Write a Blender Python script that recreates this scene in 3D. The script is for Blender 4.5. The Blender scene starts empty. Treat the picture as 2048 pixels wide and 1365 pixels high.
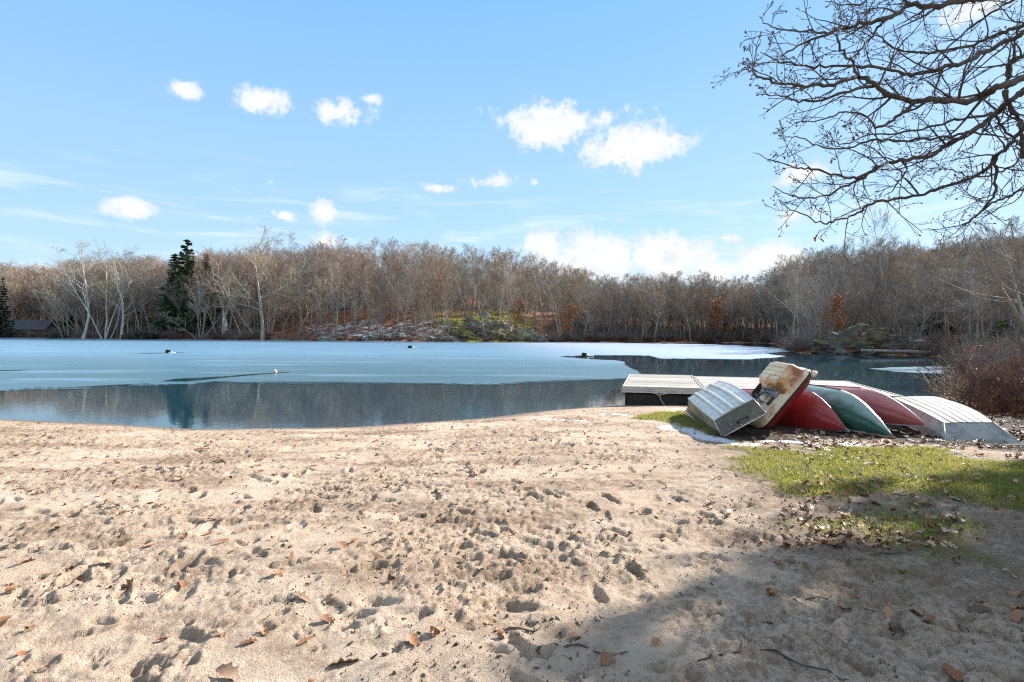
import bpy, math, random
import numpy as np
from mathutils import Vector, Matrix

# ------------------------------------------------------------------ camera, sky, sun, exposure
S = bpy.context.scene
COL = S.collection
F_PX, CX, HY, CAM_Z, ROLL = 1138.0, 1024.0, 667.0, 2.0, 0.005   # focal length and horizon measured on the 2048 px photo
cam_d = bpy.data.cameras.new('camera')
cam = bpy.data.objects.new('camera', cam_d)
COL.objects.link(cam)
cam.location = (0, 0, CAM_Z)
cam.rotation_euler = (math.pi / 2, -ROLL, 0)
cam_d.sensor_width = 36
cam_d.lens = 36 * F_PX / 2048
cam_d.shift_y = -15.5 / 2048
cam_d.clip_start = 0.05
cam_d.clip_end = 3000
S.camera = cam

SUN_AZ, SUN_EL = math.radians(51), math.radians(28)
SKY_STRENGTH, SUN_STRENGTH, EXPOSURE = 0.088, 4.9, 1.28
sun_d = bpy.data.lights.new('sun', 'SUN')
sun = bpy.data.objects.new('sun', sun_d)
COL.objects.link(sun)
sun_d.energy = SUN_STRENGTH
sun_d.angle = math.radians(0.5)
sun_d.color = (1.0, 0.95, 0.88)
sun.rotation_euler = (math.pi / 2 - SUN_EL, 0, math.pi - SUN_AZ)
sun.location = (30, 28, 25)
S.render.engine = 'CYCLES'
S.cycles.filter_width = 1.2
S.cycles.use_denoising = False
S.view_settings.view_transform = 'Standard'
S.view_settings.look = 'None'
S.view_settings.exposure = EXPOSURE
S.view_settings.gamma = 1
S.view_settings.use_curve_mapping = False

rng = np.random.default_rng(7)
random.seed(7)


class NT:
    """small helper to write node trees"""
    def __init__(self, tree):
        self.t = tree
        self.n = tree.nodes
        self.l = tree.links

    def new(self, kind, **kw):
        n = self.n.new(kind)
        for k, v in kw.items():
            setattr(n, k, v)
        return n

    def put(self, sock, v):
        if v is None:
            return
        if isinstance(v, bpy.types.NodeSocket):
            self.l.new(v, sock)
        else:
            if isinstance(v, (tuple, list)) and len(v) == 3 and sock.type == 'RGBA':
                v = (*v, 1)
            sock.default_value = v

    def m(self, op, a, b=None, c=None, clamp=False):
        n = self.new('ShaderNodeMath', operation=op)
        n.use_clamp = clamp
        self.put(n.inputs[0], a)
        self.put(n.inputs[1], b)
        self.put(n.inputs[2], c)
        return n.outputs[0]

    def v(self, op, a, b=None):
        n = self.new('ShaderNodeVectorMath', operation=op)
        self.put(n.inputs[0], a)
        self.put(n.inputs[1], b)
        return n.outputs['Value'] if op in ('LENGTH', 'DOT_PRODUCT') else n.outputs[0]

    def noise(self, vec, scale, detail=3, rough=0.55, dist=0.0, dim='3D'):
        n = self.new('ShaderNodeTexNoise', noise_dimensions=dim)
        self.put(n.inputs['Vector'], vec)
        n.inputs['Scale'].default_value = scale
        n.inputs['Detail'].default_value = detail
        n.inputs['Roughness'].default_value = rough
        n.inputs['Distortion'].default_value = dist
        return n.outputs['Fac']

    def ramp(self, fac, lo, hi, a=0.0, b=1.0, smooth=True):
        n = self.new('ShaderNodeMapRange', interpolation_type='SMOOTHSTEP' if smooth else 'LINEAR')
        self.put(n.inputs[0], fac)
        n.inputs[1].default_value, n.inputs[2].default_value = lo, hi
        n.inputs[3].default_value, n.inputs[4].default_value = a, b
        return n.outputs[0]

    def mix(self, fac, a, b):
        n = self.new('ShaderNodeMix', data_type='RGBA')
        self.put(n.inputs[0], fac)
        self.put(n.inputs[6], a)
        self.put(n.inputs[7], b)
        return n.outputs[2]

    def attr(self, name):
        return self.new('ShaderNodeAttribute', attribute_name=name).outputs['Fac']

    def scale(self, vec, s):
        n = self.new('ShaderNodeVectorMath', operation='MULTIPLY')
        self.put(n.inputs[0], vec)
        n.inputs[1].default_value = s
        return n.outputs[0]


def px_dir(u, v):
    """world direction (x/y, z/y) seen at photo pixel u, v"""
    a, b = (u - CX) / F_PX, (HY - v) / F_PX
    return a * math.cos(ROLL) - b * math.sin(ROLL), a * math.sin(ROLL) + b * math.cos(ROLL)


def gp(u, v, z=0.0):
    """ground point at height z seen at photo pixel u, v"""
    a, b = px_dir(u, v)
    y = (z - CAM_Z) / b
    return a * y, y


def dp(u, v, y):
    """point at distance y seen at photo pixel u, v"""
    a, b = px_dir(u, v)
    return Vector((a * y, y, CAM_Z + b * y))


# ---- sky with cumulus clouds; every cloud has its place as an azimuth / elevation
world = bpy.data.worlds.new('World')
S.world = world
world.use_nodes = True
w = NT(world.node_tree)
w.n.clear()
sky = w.new('ShaderNodeTexSky', sky_type='NISHITA')
sky.sun_disc = False
sky.sun_elevation, sky.sun_rotation = SUN_EL, SUN_AZ
sky.altitude, sky.air_density, sky.dust_density, sky.ozone_density = 50, 1.0, 0.3, 2.0
dirn = w.new('ShaderNodeTexCoord').outputs['Generated']
sep = w.new('ShaderNodeSeparateXYZ')
w.put(sep.inputs[0], dirn)
az = w.m('ARCTAN2', sep.outputs[0], sep.outputs[1])
el = w.m('ARCSINE', sep.outputs[2])
comb = w.new('ShaderNodeCombineXYZ')
w.put(comb.inputs[0], az)
w.put(comb.inputs[1], el)
P = comb.outputs[0]
nz = w.noise(P, 26, 7, 0.62, 0.2)
nz2 = w.noise(P, 95, 5, 0.65)
wob = w.new('ShaderNodeTexNoise')
w.put(wob.inputs['Vector'], P)
wob.inputs['Scale'].default_value = 14
wob.inputs['Detail'].default_value = 3
wv = w.v('SUBTRACT', wob.outputs['Color'], (0.5, 0.5, 0.5))
Pw = w.v('ADD', P, w.scale(wv, (0.035, 0.022, 0)))


def azel(u, v):
    a, b = px_dir(u, v)
    return math.atan2(a, 1), math.atan2(b, math.hypot(a, 1))


# photo pixel centre, half width, half height, weight
CLOUDS = [(372, 178, 44, 20, 1), (526, 204, 58, 28, 1.1), (682, 226, 58, 28, 1), (742, 199, 30, 14, .7),
          (1098, 252, 92, 46, 1.25), (1200, 238, 70, 22, .55), (1030, 225, 40, 14, .35), (1270, 290, 106, 46, 1.35), (263, 417, 50, 26, 1.2),
          (568, 430, 30, 12, .9), (656, 424, 36, 22, 1.1), (660, 482, 34, 16, 1), (880, 374, 32, 10, .7),
          (985, 363, 46, 14, .7), (1068, 367, 12, 8, .5), (1085, 492, 50, 34, 1.3), (1180, 525, 130, 60, 1.3),
          (1330, 512, 110, 44, 1.3), (1460, 474, 28, 9, 1), (1540, 520, 85, 40, 1.1), (1450, 545, 210, 40, .9),
          (1605, 352, 52, 24, .9), (1590, 430, 44, 16, .8), (1950, 18, 100, 34, .8), (537, 360, 9, 6, .5)]
Ff = None
for u, v, hw, hh, wt in CLOUDS:
    a, e = azel(u, v)
    cu, cv = math.cos(a), math.cos(e)
    sa, se = hw / F_PX * cu * cu * 1.25, hh / F_PX * cv * cv * cu * 1.25
    d = w.v('LENGTH', w.v('MULTIPLY', w.v('SUBTRACT', Pw, (a, e, 0)), (1 / sa, 1 / se, 0)))
    f = w.m('MULTIPLY_ADD', d, -wt, wt)
    Ff = f if Ff is None else w.m('MAXIMUM', Ff, f)
# cumulus goes on out of view, made denser there to add neutral fill light
big = w.noise(w.scale(P, (1.0, 2.2, 1)), 3.2, 4, 0.55)
outside = w.m('MAXIMUM', w.ramp(w.m('ABSOLUTE', az), 0.76, 0.95), w.ramp(el, 0.60, 0.75))
belt = w.m('MULTIPLY', w.ramp(big, 0.42, 0.60, -0.4, 1.0), outside)
Ff = w.m('MAXIMUM', Ff, w.m('MULTIPLY_ADD', outside, 0.5, w.m('SUBTRACT', belt, 0.5)))
dens = w.ramp(w.m('ADD', Ff, w.m('ADD', w.m('MULTIPLY_ADD', nz, 2.3, -1.15), w.m('MULTIPLY_ADD', nz2, .9, -0.45))), 0.02, 0.66)
# thin wisps low over the horizon
wn = w.noise(w.scale(P, (1.0, 7.0, 1)), 6, 5, 0.6, 0.4)
wis = w.m('MULTIPLY', w.ramp(wn, 0.47, 0.75, 0, 0.6), w.m('MULTIPLY', w.ramp(el, 0.01, 0.08), w.ramp(el, 0.17, 0.30, 1, 0)))
hz = w.ramp(el, 0.0, 0.20, 0.5, 0.0)
core = w.ramp(w.m('ADD', Ff, w.m('MULTIPLY_ADD', w.noise(P, 34, 4, 0.6), 1.3, -0.65)), -0.1, 0.9)
cloud_c = w.mix(core, (3.75, 4.25, 4.7), (4.75, 4.8, 4.85))
cloud_c = w.mix(w.ramp(w.noise(w.v('ADD', P, (0.012, -0.02, 0)), 30, 5, 0.6), .50, .68, 0, .65), cloud_c, (3.7, 4.05, 4.45))
# a paler, less deep blue than the plain model: thin winter haze high up
grad = w.mix(w.ramp(el, 0.0, 0.62, smooth=False), (2.8, 4.0, 4.95), (0.98, 2.60, 5.05))
base = w.mix(0.84, sky.outputs[0], grad)
c1 = w.mix(hz, base, (3.1, 4.15, 4.95))
c2 = w.mix(wis, c1, (4.5, 5.0, 5.5))
c3 = w.mix(dens, c2, cloud_c)
bg = w.new('ShaderNodeBackground')
w.put(bg.inputs[0], c3)
bg.inputs[1].default_value = SKY_STRENGTH
w.l.new(bg.outputs[0], w.new('ShaderNodeOutputWorld').inputs[0])


# ------------------------------------------------------------------ mesh helpers
def link_mesh(name, V, Fc, mats, parent=None, smooth=True, mi=None):
    me = bpy.data.meshes.new(name)
    V = np.asarray(V, dtype=np.float32)
    if isinstance(Fc, np.ndarray):
        k = Fc.shape[1]
        me.vertices.add(len(V))
        me.vertices.foreach_set('co', V.ravel())
        me.loops.add(Fc.size)
        me.loops.foreach_set('vertex_index', Fc.astype(np.int32).ravel())
        me.polygons.add(len(Fc))
        me.polygons.foreach_set('loop_start', np.arange(0, Fc.size, k, dtype=np.int32))
        me.update(calc_edges=True)
    else:
        me.from_pydata([tuple(map(float, p)) for p in V], [], [tuple(int(i) for i in f) for f in Fc])
    me.polygons.foreach_set('use_smooth', np.full(len(me.polygons), smooth, dtype=bool))
    if mi is not None:
        me.polygons.foreach_set('material_index', np.asarray(mi, dtype=np.int32))
    me.validate()
    for m in (mats if isinstance(mats, (list, tuple)) else [mats]):
        me.materials.append(m)
    return link_obj(name, me, parent)


def link_obj(name, data, parent=None):
    o = bpy.data.objects.new(name, data)
    COL.objects.link(o)
    if parent is not None:
        o.parent = parent
    return o


def tag(o, label=None, cat=None, group=None, kind=None):
    if label:
        o['label'] = label
    if cat:
        o['category'] = cat
    if group:
        o['group'] = group
    if kind:
        o['kind'] = kind
    return o


def thing(name, label, cat, loc=(0, 0, 0), rot=(0, 0, 0), group=None):
    o = link_obj(name, None)
    o.location = loc
    o.rotation_euler = rot
    return tag(o, label, cat, group)


def copy_tree(root, parent=None):
    c = root.copy()
    COL.objects.link(c)
    if parent is not None:
        c.parent = parent
    for ch in KIDS.get(root.name, ()):
        copy_tree(ch, c)
    return c


KIDS = {}


class MB:
    """collects pieces; build() links them as one mesh"""
    def __init__(self):
        self.V, self.F, self.n = [], [], 0

    def add(self, V, Fc):
        self.V += [tuple(p) for p in V]
        self.F += [tuple(i + self.n for i in f) for f in Fc]
        self.n = len(self.V)
        return self

    def box(self, c, s, rot=None, bev=0.0):
        x, y, z = s[0] / 2, s[1] / 2, s[2] / 2
        if bev <= 0:
            V = [Vector((a * x, b * y, d * z)) for a in (-1, 1) for b in (-1, 1) for d in (-1, 1)]
            Fc = [(0, 1, 3, 2), (4, 6, 7, 5), (0, 4, 5, 1), (2, 3, 7, 6), (0, 2, 6, 4), (1, 5, 7, 3)]
        else:
            V, Fc = [], []
            b = min(bev, x * .9, y * .9, z * .9)
            ring = [(-x + b, -y), (x - b, -y), (x, -y + b), (x, y - b), (x - b, y), (-x + b, y), (-x, y - b), (-x, -y + b)]
            for zz, k in ((-z, 1), (-z + b, 0), (z - b, 0), (z, 1)):
                for (px, py) in ring:
                    V.append(Vector((px - math.copysign(b, px) * k if k else px, py - math.copysign(b, py) * k if k else py, zz)))
            for r in range(3):
                for i in range(8):
                    j = (i + 1) % 8
                    Fc.append((r * 8 + i, r * 8 + j, r * 8 + 8 + j, r * 8 + 8 + i))
            Fc += [tuple(range(7, -1, -1)), tuple(range(24, 32))]
        c = Vector(c)
        return self.add([((rot @ p) if rot is not None else p) + c for p in V], Fc)

    def tube(self, pts, r, n=8, cap=True):
        pts = [Vector(p) for p in pts]
        rs = r if isinstance(r, (list, tuple)) else [r] * len(pts)
        V, Fc = [], []
        ref = Vector((0.31, 0.2, 0.93))
        for i, p in enumerate(pts):
            t = (pts[min(i + 1, len(pts) - 1)] - pts[max(i - 1, 0)]).normalized()
            a = t.cross(ref)
            if a.length < 1e-3:
                a = t.cross(Vector((1, 0, 0)))
            a.normalize()
            b = t.cross(a)
            for k in range(n):
                q = 2 * math.pi * k / n
                V.append(p + (a * math.cos(q) + b * math.sin(q)) * rs[i])
        for i in range(len(pts) - 1):
            for k in range(n):
                j = (k + 1) % n
                Fc.append((i * n + k, i * n + j, i * n + n + j, i * n + n + k))
        if cap:
            Fc += [tuple(range(n - 1, -1, -1)), tuple(range((len(pts) - 1) * n, len(pts) * n))]
        return self.add(V, Fc)

    def grid(self, rows, close=False):
        """rows of equal point count -> quads"""
        n = len(rows[0])
        V = [p for r in rows for p in r]
        Fc = []
        for i in range(len(rows) - 1):
            for k in range(n if close else n - 1):
                j = (k + 1) % n
                Fc.append((i * n + k, i * n + j, i * n + n + j, i * n + n + k))
        return self.add(V, Fc)

    def build(self, name, mat, parent=None, smooth=False):
        return link_mesh(name, np.array([tuple(p) for p in self.V]), self.F, mat, parent, smooth)


def auto_smooth(o, deg=40):
    me = o.data
    me.polygons.foreach_set('use_smooth', np.ones(len(me.polygons), dtype=bool))
    me.set_sharp_from_angle(angle=math.radians(deg))
    return o


# ------------------------------------------------------------------ materials
def material(name):
    m = bpy.data.materials.new(name)
    m.use_nodes = True
    nt = NT(m.node_tree)
    nt.n.clear()
    b = nt.new('ShaderNodeBsdfPrincipled')
    o = nt.new('ShaderNodeOutputMaterial')
    nt.l.new(b.outputs[0], o.inputs[0])
    nt.b, nt.o = b, o
    return m, nt


def bump(nt, h, strength=0.5, dist=0.01):
    n = nt.new('ShaderNodeBump')
    n.inputs['Strength'].default_value = strength
    n.inputs['Distance'].default_value = dist
    nt.put(n.inputs['Height'], h)
    nt.l.new(n.outputs[0], nt.b.inputs['Normal'])


def mottled(name, c1, c2, scale=8, rough=0.7, c3=None, metal=0.0, bumps=0.0, bscale=60, stretch=(1, 1, 1), lo=.35, hi=.65, spec=None):
    m, nt = material(name)
    co = nt.scale(nt.new('ShaderNodeTexCoord').outputs['Object'], stretch)
    n1 = nt.noise(co, scale, 5, 0.6)
    c = nt.mix(nt.ramp(n1, lo, hi), c1, c2)
    if c3 is not None:
        c = nt.mix(nt.ramp(nt.noise(co, scale * 3.7, 4, 0.65), .56, .72), c, c3)
    nt.put(nt.b.inputs['Base Color'], c)
    nt.b.inputs['Roughness'].default_value = rough
    nt.b.inputs['Metallic'].default_value = metal
    if spec is not None:
        nt.b.inputs['Specular IOR Level'].default_value = spec
    if bumps:
        bump(nt, nt.noise(co, bscale, 3, 0.6), bumps, 0.01)
    return m


def bark(name, c1, c2, vary=0.25):
    m, nt = material(name)
    co = nt.new('ShaderNodeTexCoord').outputs['Object']
    r = nt.new('ShaderNodeObjectInfo').outputs['Random']
    c = nt.mix(nt.ramp(nt.noise(nt.scale(co, (1, 1, .3)), 3.0, 4, .65), .3, .7), c1, c2)
    hs = nt.new('ShaderNodeHueSaturation')
    nt.put(hs.inputs['Color'], c)
    nt.put(hs.inputs['Value'], nt.ramp(r, 0, 1, 1 - vary, 1 + vary, False))
    nt.put(hs.inputs['Saturation'], nt.ramp(nt.m('FRACT', nt.m('MULTIPLY', r, 7.13)), 0, 1, .5, 1.05, False))
    nt.put(nt.b.inputs['Base Color'], hs.outputs[0])
    nt.b.inputs['Roughness'].default_value = 0.85
    nt.b.inputs['Specular IOR Level'].default_value = 0.2
    return m


M = {}
M['bark'] = bark('grey_bark', (.24, .20, .15), (.40, .345, .27))
M['bark_dark'] = bark('dark_bark', (.11, .085, .062), (.19, .15, .115))
M['bark_pale'] = bark('pale_bark', (.40, .355, .285), (.58, .53, .45), .12)
M['twig_brown'] = bark('brown_twigs', (.245, .162, .10), (.35, .24, .155))
M['twig_rust'] = bark('rust_twigs', (.31, .168, .092), (.42, .24, .14))
M['twig_grey'] = bark('grey_twigs', (.18, .155, .13), (.28, .24, .205))
M['twig_tan'] = bark('tan_twigs', (.30, .235, .155), (.42, .335, .23))
M['twig_red'] = bark('reddish_brush', (.10, .042, .026), (.18, .08, .045))
M['needles'] = bark('needles', (.042, .075, .02), (.095, .13, .038))
M['needles_dark'] = bark('dark_needles', (.014, .028, .012), (.03, .05, .02))
M['oak_bark'] = mottled('oak_bark', (.045, .036, .03), (.10, .082, .066), 9, .9, (.16, .14, .11), 0, .6, 25, (1, 1, .35))

# leaf colours vary from leaf to leaf
def leaf_mat(name, c1, c2, c3):
    m, nt = material(name)
    r = nt.new('ShaderNodeObjectInfo').outputs['Random']
    isl = nt.new('ShaderNodeNewGeometry').outputs['Random Per Island']
    q = nt.m('FRACT', nt.m('ADD', r, isl))
    c = nt.mix(nt.ramp(q, 0.0, .6), c1, c2)
    c = nt.mix(nt.ramp(q, .7, .95), c, c3)
    c = nt.mix(nt.ramp(nt.noise(nt.new('ShaderNodeTexCoord').outputs['Object'], 30, 3), .45, .7, 0, .5), c, (.07, .03, .015))
    nt.put(nt.b.inputs['Base Color'], c)
    nt.b.inputs['Roughness'].default_value = .65
    return m


M['leaf'] = leaf_mat('dry_oak_leaf', (.20, .075, .028), (.34, .15, .06), (.45, .30, .17))
M['leaf_russet'] = leaf_mat('russet_leaf', (.32, .09, .03), (.45, .16, .06), (.38, .2, .07))
M['leaf_pale'] = leaf_mat('bleached_leaf', (.11, .05, .028), (.30, .19, .12), (.50, .42, .34))

# ------------------------------------------------------------------ lake outline and ground heights
NEAR = [(-60, 16), (-30, 14.2), (-16, 13.2), (-11.6, 12.85), (-9, 12.35), (-6.4, 11.65), (-3.4, 12.0), (-.6, 13.4), (1.0, 14.8),
        (3.2, 15.95), (6, 16.3), (9, 16.2), (11.5, 16.6), (14, 18.6), (17.6, 22.6), (24, 31), (34, 43.5), (38, 50)]
RIGHT = [(40.5, 54.5), (38.5, 57.5), (34, 58.5), (31.5, 62.5), (35, 73), (44, 92), (52, 112), (60, 126)]
FARS = [(58, 137), (34, 134), (16, 131), (5, 127), (-4, 124.5), (-14, 126), (-30, 128), (-48, 132), (-66, 138), (-90, 146), (-120, 156),
        (-150, 166), (-200, 176)]
LAKE = np.array(NEAR + RIGHT + FARS + [(-240, 120), (-200, 40), (-120, 20)], dtype=np.float64)


def poly_sd(x, y, poly):
    """signed distance to a closed outline, negative inside"""
    x = np.asarray(x, np.float64)
    y = np.asarray(y, np.float64)
    d = np.full(x.shape, 1e18)
    ins = np.zeros(x.shape, bool)
    n = len(poly)
    for i in range(n):
        ax, ay = poly[i]
        bx, by = poly[(i + 1) % n]
        ex, ey = bx - ax, by - ay
        t = np.clip(((x - ax) * ex + (y - ay) * ey) / (ex * ex + ey * ey), 0, 1)
        d = np.minimum(d, (x - ax - t * ex) ** 2 + (y - ay - t * ey) ** 2)
        if ey != 0:
            ins ^= ((ay > y) != (by > y)) & (x < ex * (y - ay) / ey + ax)
    return np.where(ins, -1, 1) * np.sqrt(d)


def sstep(a, b, x):
    t = np.clip((x - a) / (b - a), 0, 1)
    return t * t * (3 - 2 * t)


class Noise2:
    """tileable smooth value noise on a random lattice"""
    def __init__(self, seed):
        self.g = np.random.default_rng(seed).random((256, 256))

    def __call__(self, x, y):
        xi, yi = np.floor(x).astype(int), np.floor(y).astype(int)
        fx, fy = x - xi, y - yi
        fx, fy = fx * fx * (3 - 2 * fx), fy * fy * (3 - 2 * fy)
        g = self.g
        a, b = g[yi & 255, xi & 255], g[yi & 255, (xi + 1) & 255]
        c, d = g[(yi + 1) & 255, xi & 255], g[(yi + 1) & 255, (xi + 1) & 255]
        return (a * (1 - fx) + b * fx) * (1 - fy) + (c * (1 - fx) + d * fx) * fy - .5


NZ = [Noise2(i) for i in range(12)]


def fbm(x, y, s, n=4, k=0):
    o, a = 0, 1
    for i in range(n):
        o = o + a * NZ[(k + i) % 12](x * s + 17.3 * i, y * s - 9.1 * i)
        s *= 2.1
        a *= .5
    return o


HILL_U = [-400, -200, 0, 90, 200, 400, 600, 800, 1000, 1150, 1300, 1450, 1560, 1700, 1900, 2300]
HILL_A = [9, 8, 5, 3, 5, 7.5, 9.5, 10.5, 9.5, 6.5, 4.0, 3.5, 4, 4.5, 5, 6]


def ground_z(x, y, fine=True):
    x = np.asarray(x, np.float64)
    y = np.asarray(y, np.float64)
    sd = poly_sd(x, y, LAKE)
    u = CX + F_PX * x / np.maximum(y, 1)
    A = np.interp(u, HILL_U, HILL_A)
    far = sstep(20, 42, y)
    s = np.maximum(sd, 0)
    zn = .5 * (1 - np.exp(-s / 6))
    zf = .45 * (1 - np.exp(-s / 1.2)) + A * sstep(1, 42, sd) * (.85 + .5 * fbm(x, y, .05, 3, 2)) + .6 * fbm(x, y, .15, 3, 5) * sstep(1, 8, sd)
    zf = zf + (8 + A) * sstep(45, 135, s)
    z = zn * (1 - far) + zf * far
    bed = -np.minimum(1.6, .10 * np.abs(sd))
    z = np.where(sd > 0, z, bed)
    if fine:
        z = z + fine_z(x, y) * sstep(.05, 1.2, sd) * (1 - far)
    return z


# fine relief of the trampled sand: a height map over the beach
HX0, HX1, HY0, HY1, HR = -16.0, 17.0, -1.0, 18.0, .0125
hx = np.arange(HX0, HX1, HR)
hy = np.arange(HY0, HY1, HR)
gx, gy = np.meshgrid(hx, hy)
HM = .032 * NZ[0](gx * .8, gy * .8) + .030 * NZ[1](gx * 2.1, gy * 2.1) + .022 * NZ[2](gx * 5, gy * 5) \
    + .012 * NZ[3](gx * 11, gy * 11)
CRUMB = sstep(-.30, .15, fbm(gx, gy, .75, 3, 7) + .35 * NZ[8](gx * 5, gy * 5)).astype(np.float32)
HM += CRUMB * (.022 * NZ[3](gx * 13, gy * 13) + .034 * np.abs(NZ[4](gx * 19, gy * 19)) + .026 * NZ[5](gx * 37, gy * 37)) + (.004 + .009 * CRUMB) * NZ[9](gx * 71, gy * 71)
DARK = np.zeros_like(HM, dtype=np.float32)


def stamp(cx, cy, a, b, ang, depth, rim):
    R = max(a, b) * 2.0
    i0, i1 = int((cx - R - HX0) / HR), int((cx + R - HX0) / HR)
    j0, j1 = int((cy - R - HY0) / HR), int((cy + R - HY0) / HR)
    if i0 < 0 or j0 < 0 or i1 >= HM.shape[1] or j1 >= HM.shape[0]:
        return
    X, Y = gx[j0:j1, i0:i1] - cx, gy[j0:j1, i0:i1] - cy
    c, s = math.cos(ang), math.sin(ang)
    q = np.sqrt(((X * c + Y * s) / a) ** 2 + ((-X * s + Y * c) / b) ** 2)
    q = q + .5 * NZ[6](gx[j0:j1, i0:i1] * 14, gy[j0:j1, i0:i1] * 14)
    pit = sstep(1.05, .62, q)
    HM[j0:j1, i0:i1] += -depth * pit + rim * np.exp(-((q - 1.28) / .25) ** 2)
    DARK[j0:j1, i0:i1] = np.maximum(DARK[j0:j1, i0:i1], pit * min(1, depth / .04))


def shoe(cx, cy, ang, depth, size=1.0):
    """a shoe print: ball, waist, heel and tread bars, pushed up at the rim"""
    R = .30 * size
    i0, i1 = int((cx - R - HX0) / HR), int((cx + R - HX0) / HR)
    j0, j1 = int((cy - R - HY0) / HR), int((cy + R - HY0) / HR)
    if i0 < 0 or j0 < 0 or i1 >= HM.shape[1] or j1 >= HM.shape[0]:
        return
    X, Y = gx[j0:j1, i0:i1] - cx, gy[j0:j1, i0:i1] - cy
    c, s = math.cos(ang), math.sin(ang)
    L, Wd_ = (X * c + Y * s) / size, (-X * s + Y * c) / size
    ball = np.sqrt(((L - .045) / .105) ** 2 + (Wd_ / .052) ** 2)
    heel = np.sqrt(((L + .095) / .055) ** 2 + (Wd_ / .038) ** 2)
    q = np.minimum(ball, heel) + .22 * NZ[6](gx[j0:j1, i0:i1] * 17, gy[j0:j1, i0:i1] * 17)
    pit = sstep(1.06, .86, q)
    tread = .5 + .5 * np.sign(np.sin(L * 2 * math.pi / .032))
    old = HM[j0:j1, i0:i1]
    HM[j0:j1, i0:i1] = old * (1 - .75 * pit) + pit * (-depth + .006 * tread) + .010 * np.exp(-((q - 1.2) / .16) ** 2)
    DARK[j0:j1, i0:i1] = np.maximum(DARK[j0:j1, i0:i1], pit * .6)


for k in range(26):          # people's trails over the beach
    x, y = (rng.random() * 2 - 1) * 6, 1.5 + 9.5 * rng.random()
    a = rng.random() * 6.28
    dpt = .016 + .018 * rng.random()
    for st in range(9):
        a += .18 * rng.normal()
        x, y = x + .62 * math.cos(a), y + .62 * math.sin(a)
        sd_ = .11 if st % 2 else -.11
        if y > 1.3 and not (x > 2.2 and y > 5.5):
            shoe(x - sd_ * math.sin(a), y + sd_ * math.cos(a), a + (.15 if st % 2 else -.15), dpt)
for k in range(2300):       # shoe prints, scuffs, dog prints
    y = 1.6 + 12.5 * rng.random() ** 1.2
    x = (rng.random() * 2 - 1) * (1.5 + 1.05 * y)
    if x > 2.2 and y > 5.5 or x - .75 * y > 0.2 and rng.random() < .6:
        continue
    ang = rng.random() * 6.28
    t = rng.random()
    if t < .40:
        stamp(x, y, .12 + .08 * rng.random(), .04 + .03 * rng.random(), ang, .010 + .022 * rng.random(), .009)
    elif t < .72:
        r0 = .03 + .05 * rng.random()
        stamp(x, y, r0 * 1.2, r0 * (.35 + .45 * rng.random()), ang, .008 + .020 * rng.random(), .007)
    else:               # a dog's paw: pad and four toes
        stamp(x, y, .035, .028, ang, .022, .005)
        for q in (-.6, -.2, .2, .6):
            stamp(x + .058 * math.cos(ang + q), y + .058 * math.sin(ang + q), .014, .011, ang + q, .016, .003)
SM = np.ones_like(HM)
beach_soft = sstep(.0, 1.0, (gx * -.6 + gy * .35 + 9) / 9)


def samp(A, x, y):
    fx = np.clip((np.asarray(x) - HX0) / HR, 0, A.shape[1] - 2.001)
    fy = np.clip((np.asarray(y) - HY0) / HR, 0, A.shape[0] - 2.001)
    i, j = fx.astype(int), fy.astype(int)
    fx, fy = fx - i, fy - j
    return (A[j, i] * (1 - fx) + A[j, i + 1] * fx) * (1 - fy) + (A[j + 1, i] * (1 - fx) + A[j + 1, i + 1] * fx) * fy


def turf(x, y):
    """how much of the ground is turf, 0..1 (seen as a strip in front of the boats and a patch by the dock)"""
    n = .55 * fbm(x, y, 2.0, 4, 3) + .25 * fbm(x, y, 9, 2, 1)
    g = np.zeros(np.shape(x))
    for poly, soft in ((TURF1, .35), (TURF2, .3)):
        g = np.maximum(g, sstep(soft, -soft * .6, poly_sd(x, y, poly) + n * 1.3))
    sp = sstep(.1, .34, fbm(x, y, .9, 3, 8)) * sstep(1.2, -.6, poly_sd(x, y, TURF3) + n)
    return np.maximum(g, sp * .8)


TURF1 = np.array([gp(u, v, .38) for u, v in [(1495, 892), (1560, 896), (1700, 893), (1850, 905), (1960, 918), (2100, 935), (2100, 1030),
                                              (1960, 1005), (1880, 985), (1790, 972), (1700, 992), (1610, 985), (1540, 945)]])
TURF2 = np.array([gp(u, v, .27) for u, v in [(1275, 822), (1330, 818), (1400, 822), (1470, 868), (1430, 872), (1370, 852), (1330, 840)]])
TURF3 = np.array([gp(u, v, .4) for u, v in [(1640, 1010), (1800, 985), (2150, 1000), (2150, 1130), (1950, 1140), (1800, 1100)]])


def fine_z(x, y):
    x = np.asarray(x)
    inr = (x > HX0) & (x < HX1 - .05) & (np.asarray(y) > HY0) & (np.asarray(y) < HY1 - .05)
    k = 1 - .7 * turf(x, y)
    k = k * (1 - .55 * sstep(5.8, 8.2, np.asarray(y) - .0 * x) * sstep(2.0, 3.5, x))
    return np.where(inr, samp(HM, x, y) * k, 0)


def gz1(x, y):
    return float(ground_z(np.array([x]), np.array([y]))[0])


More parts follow.
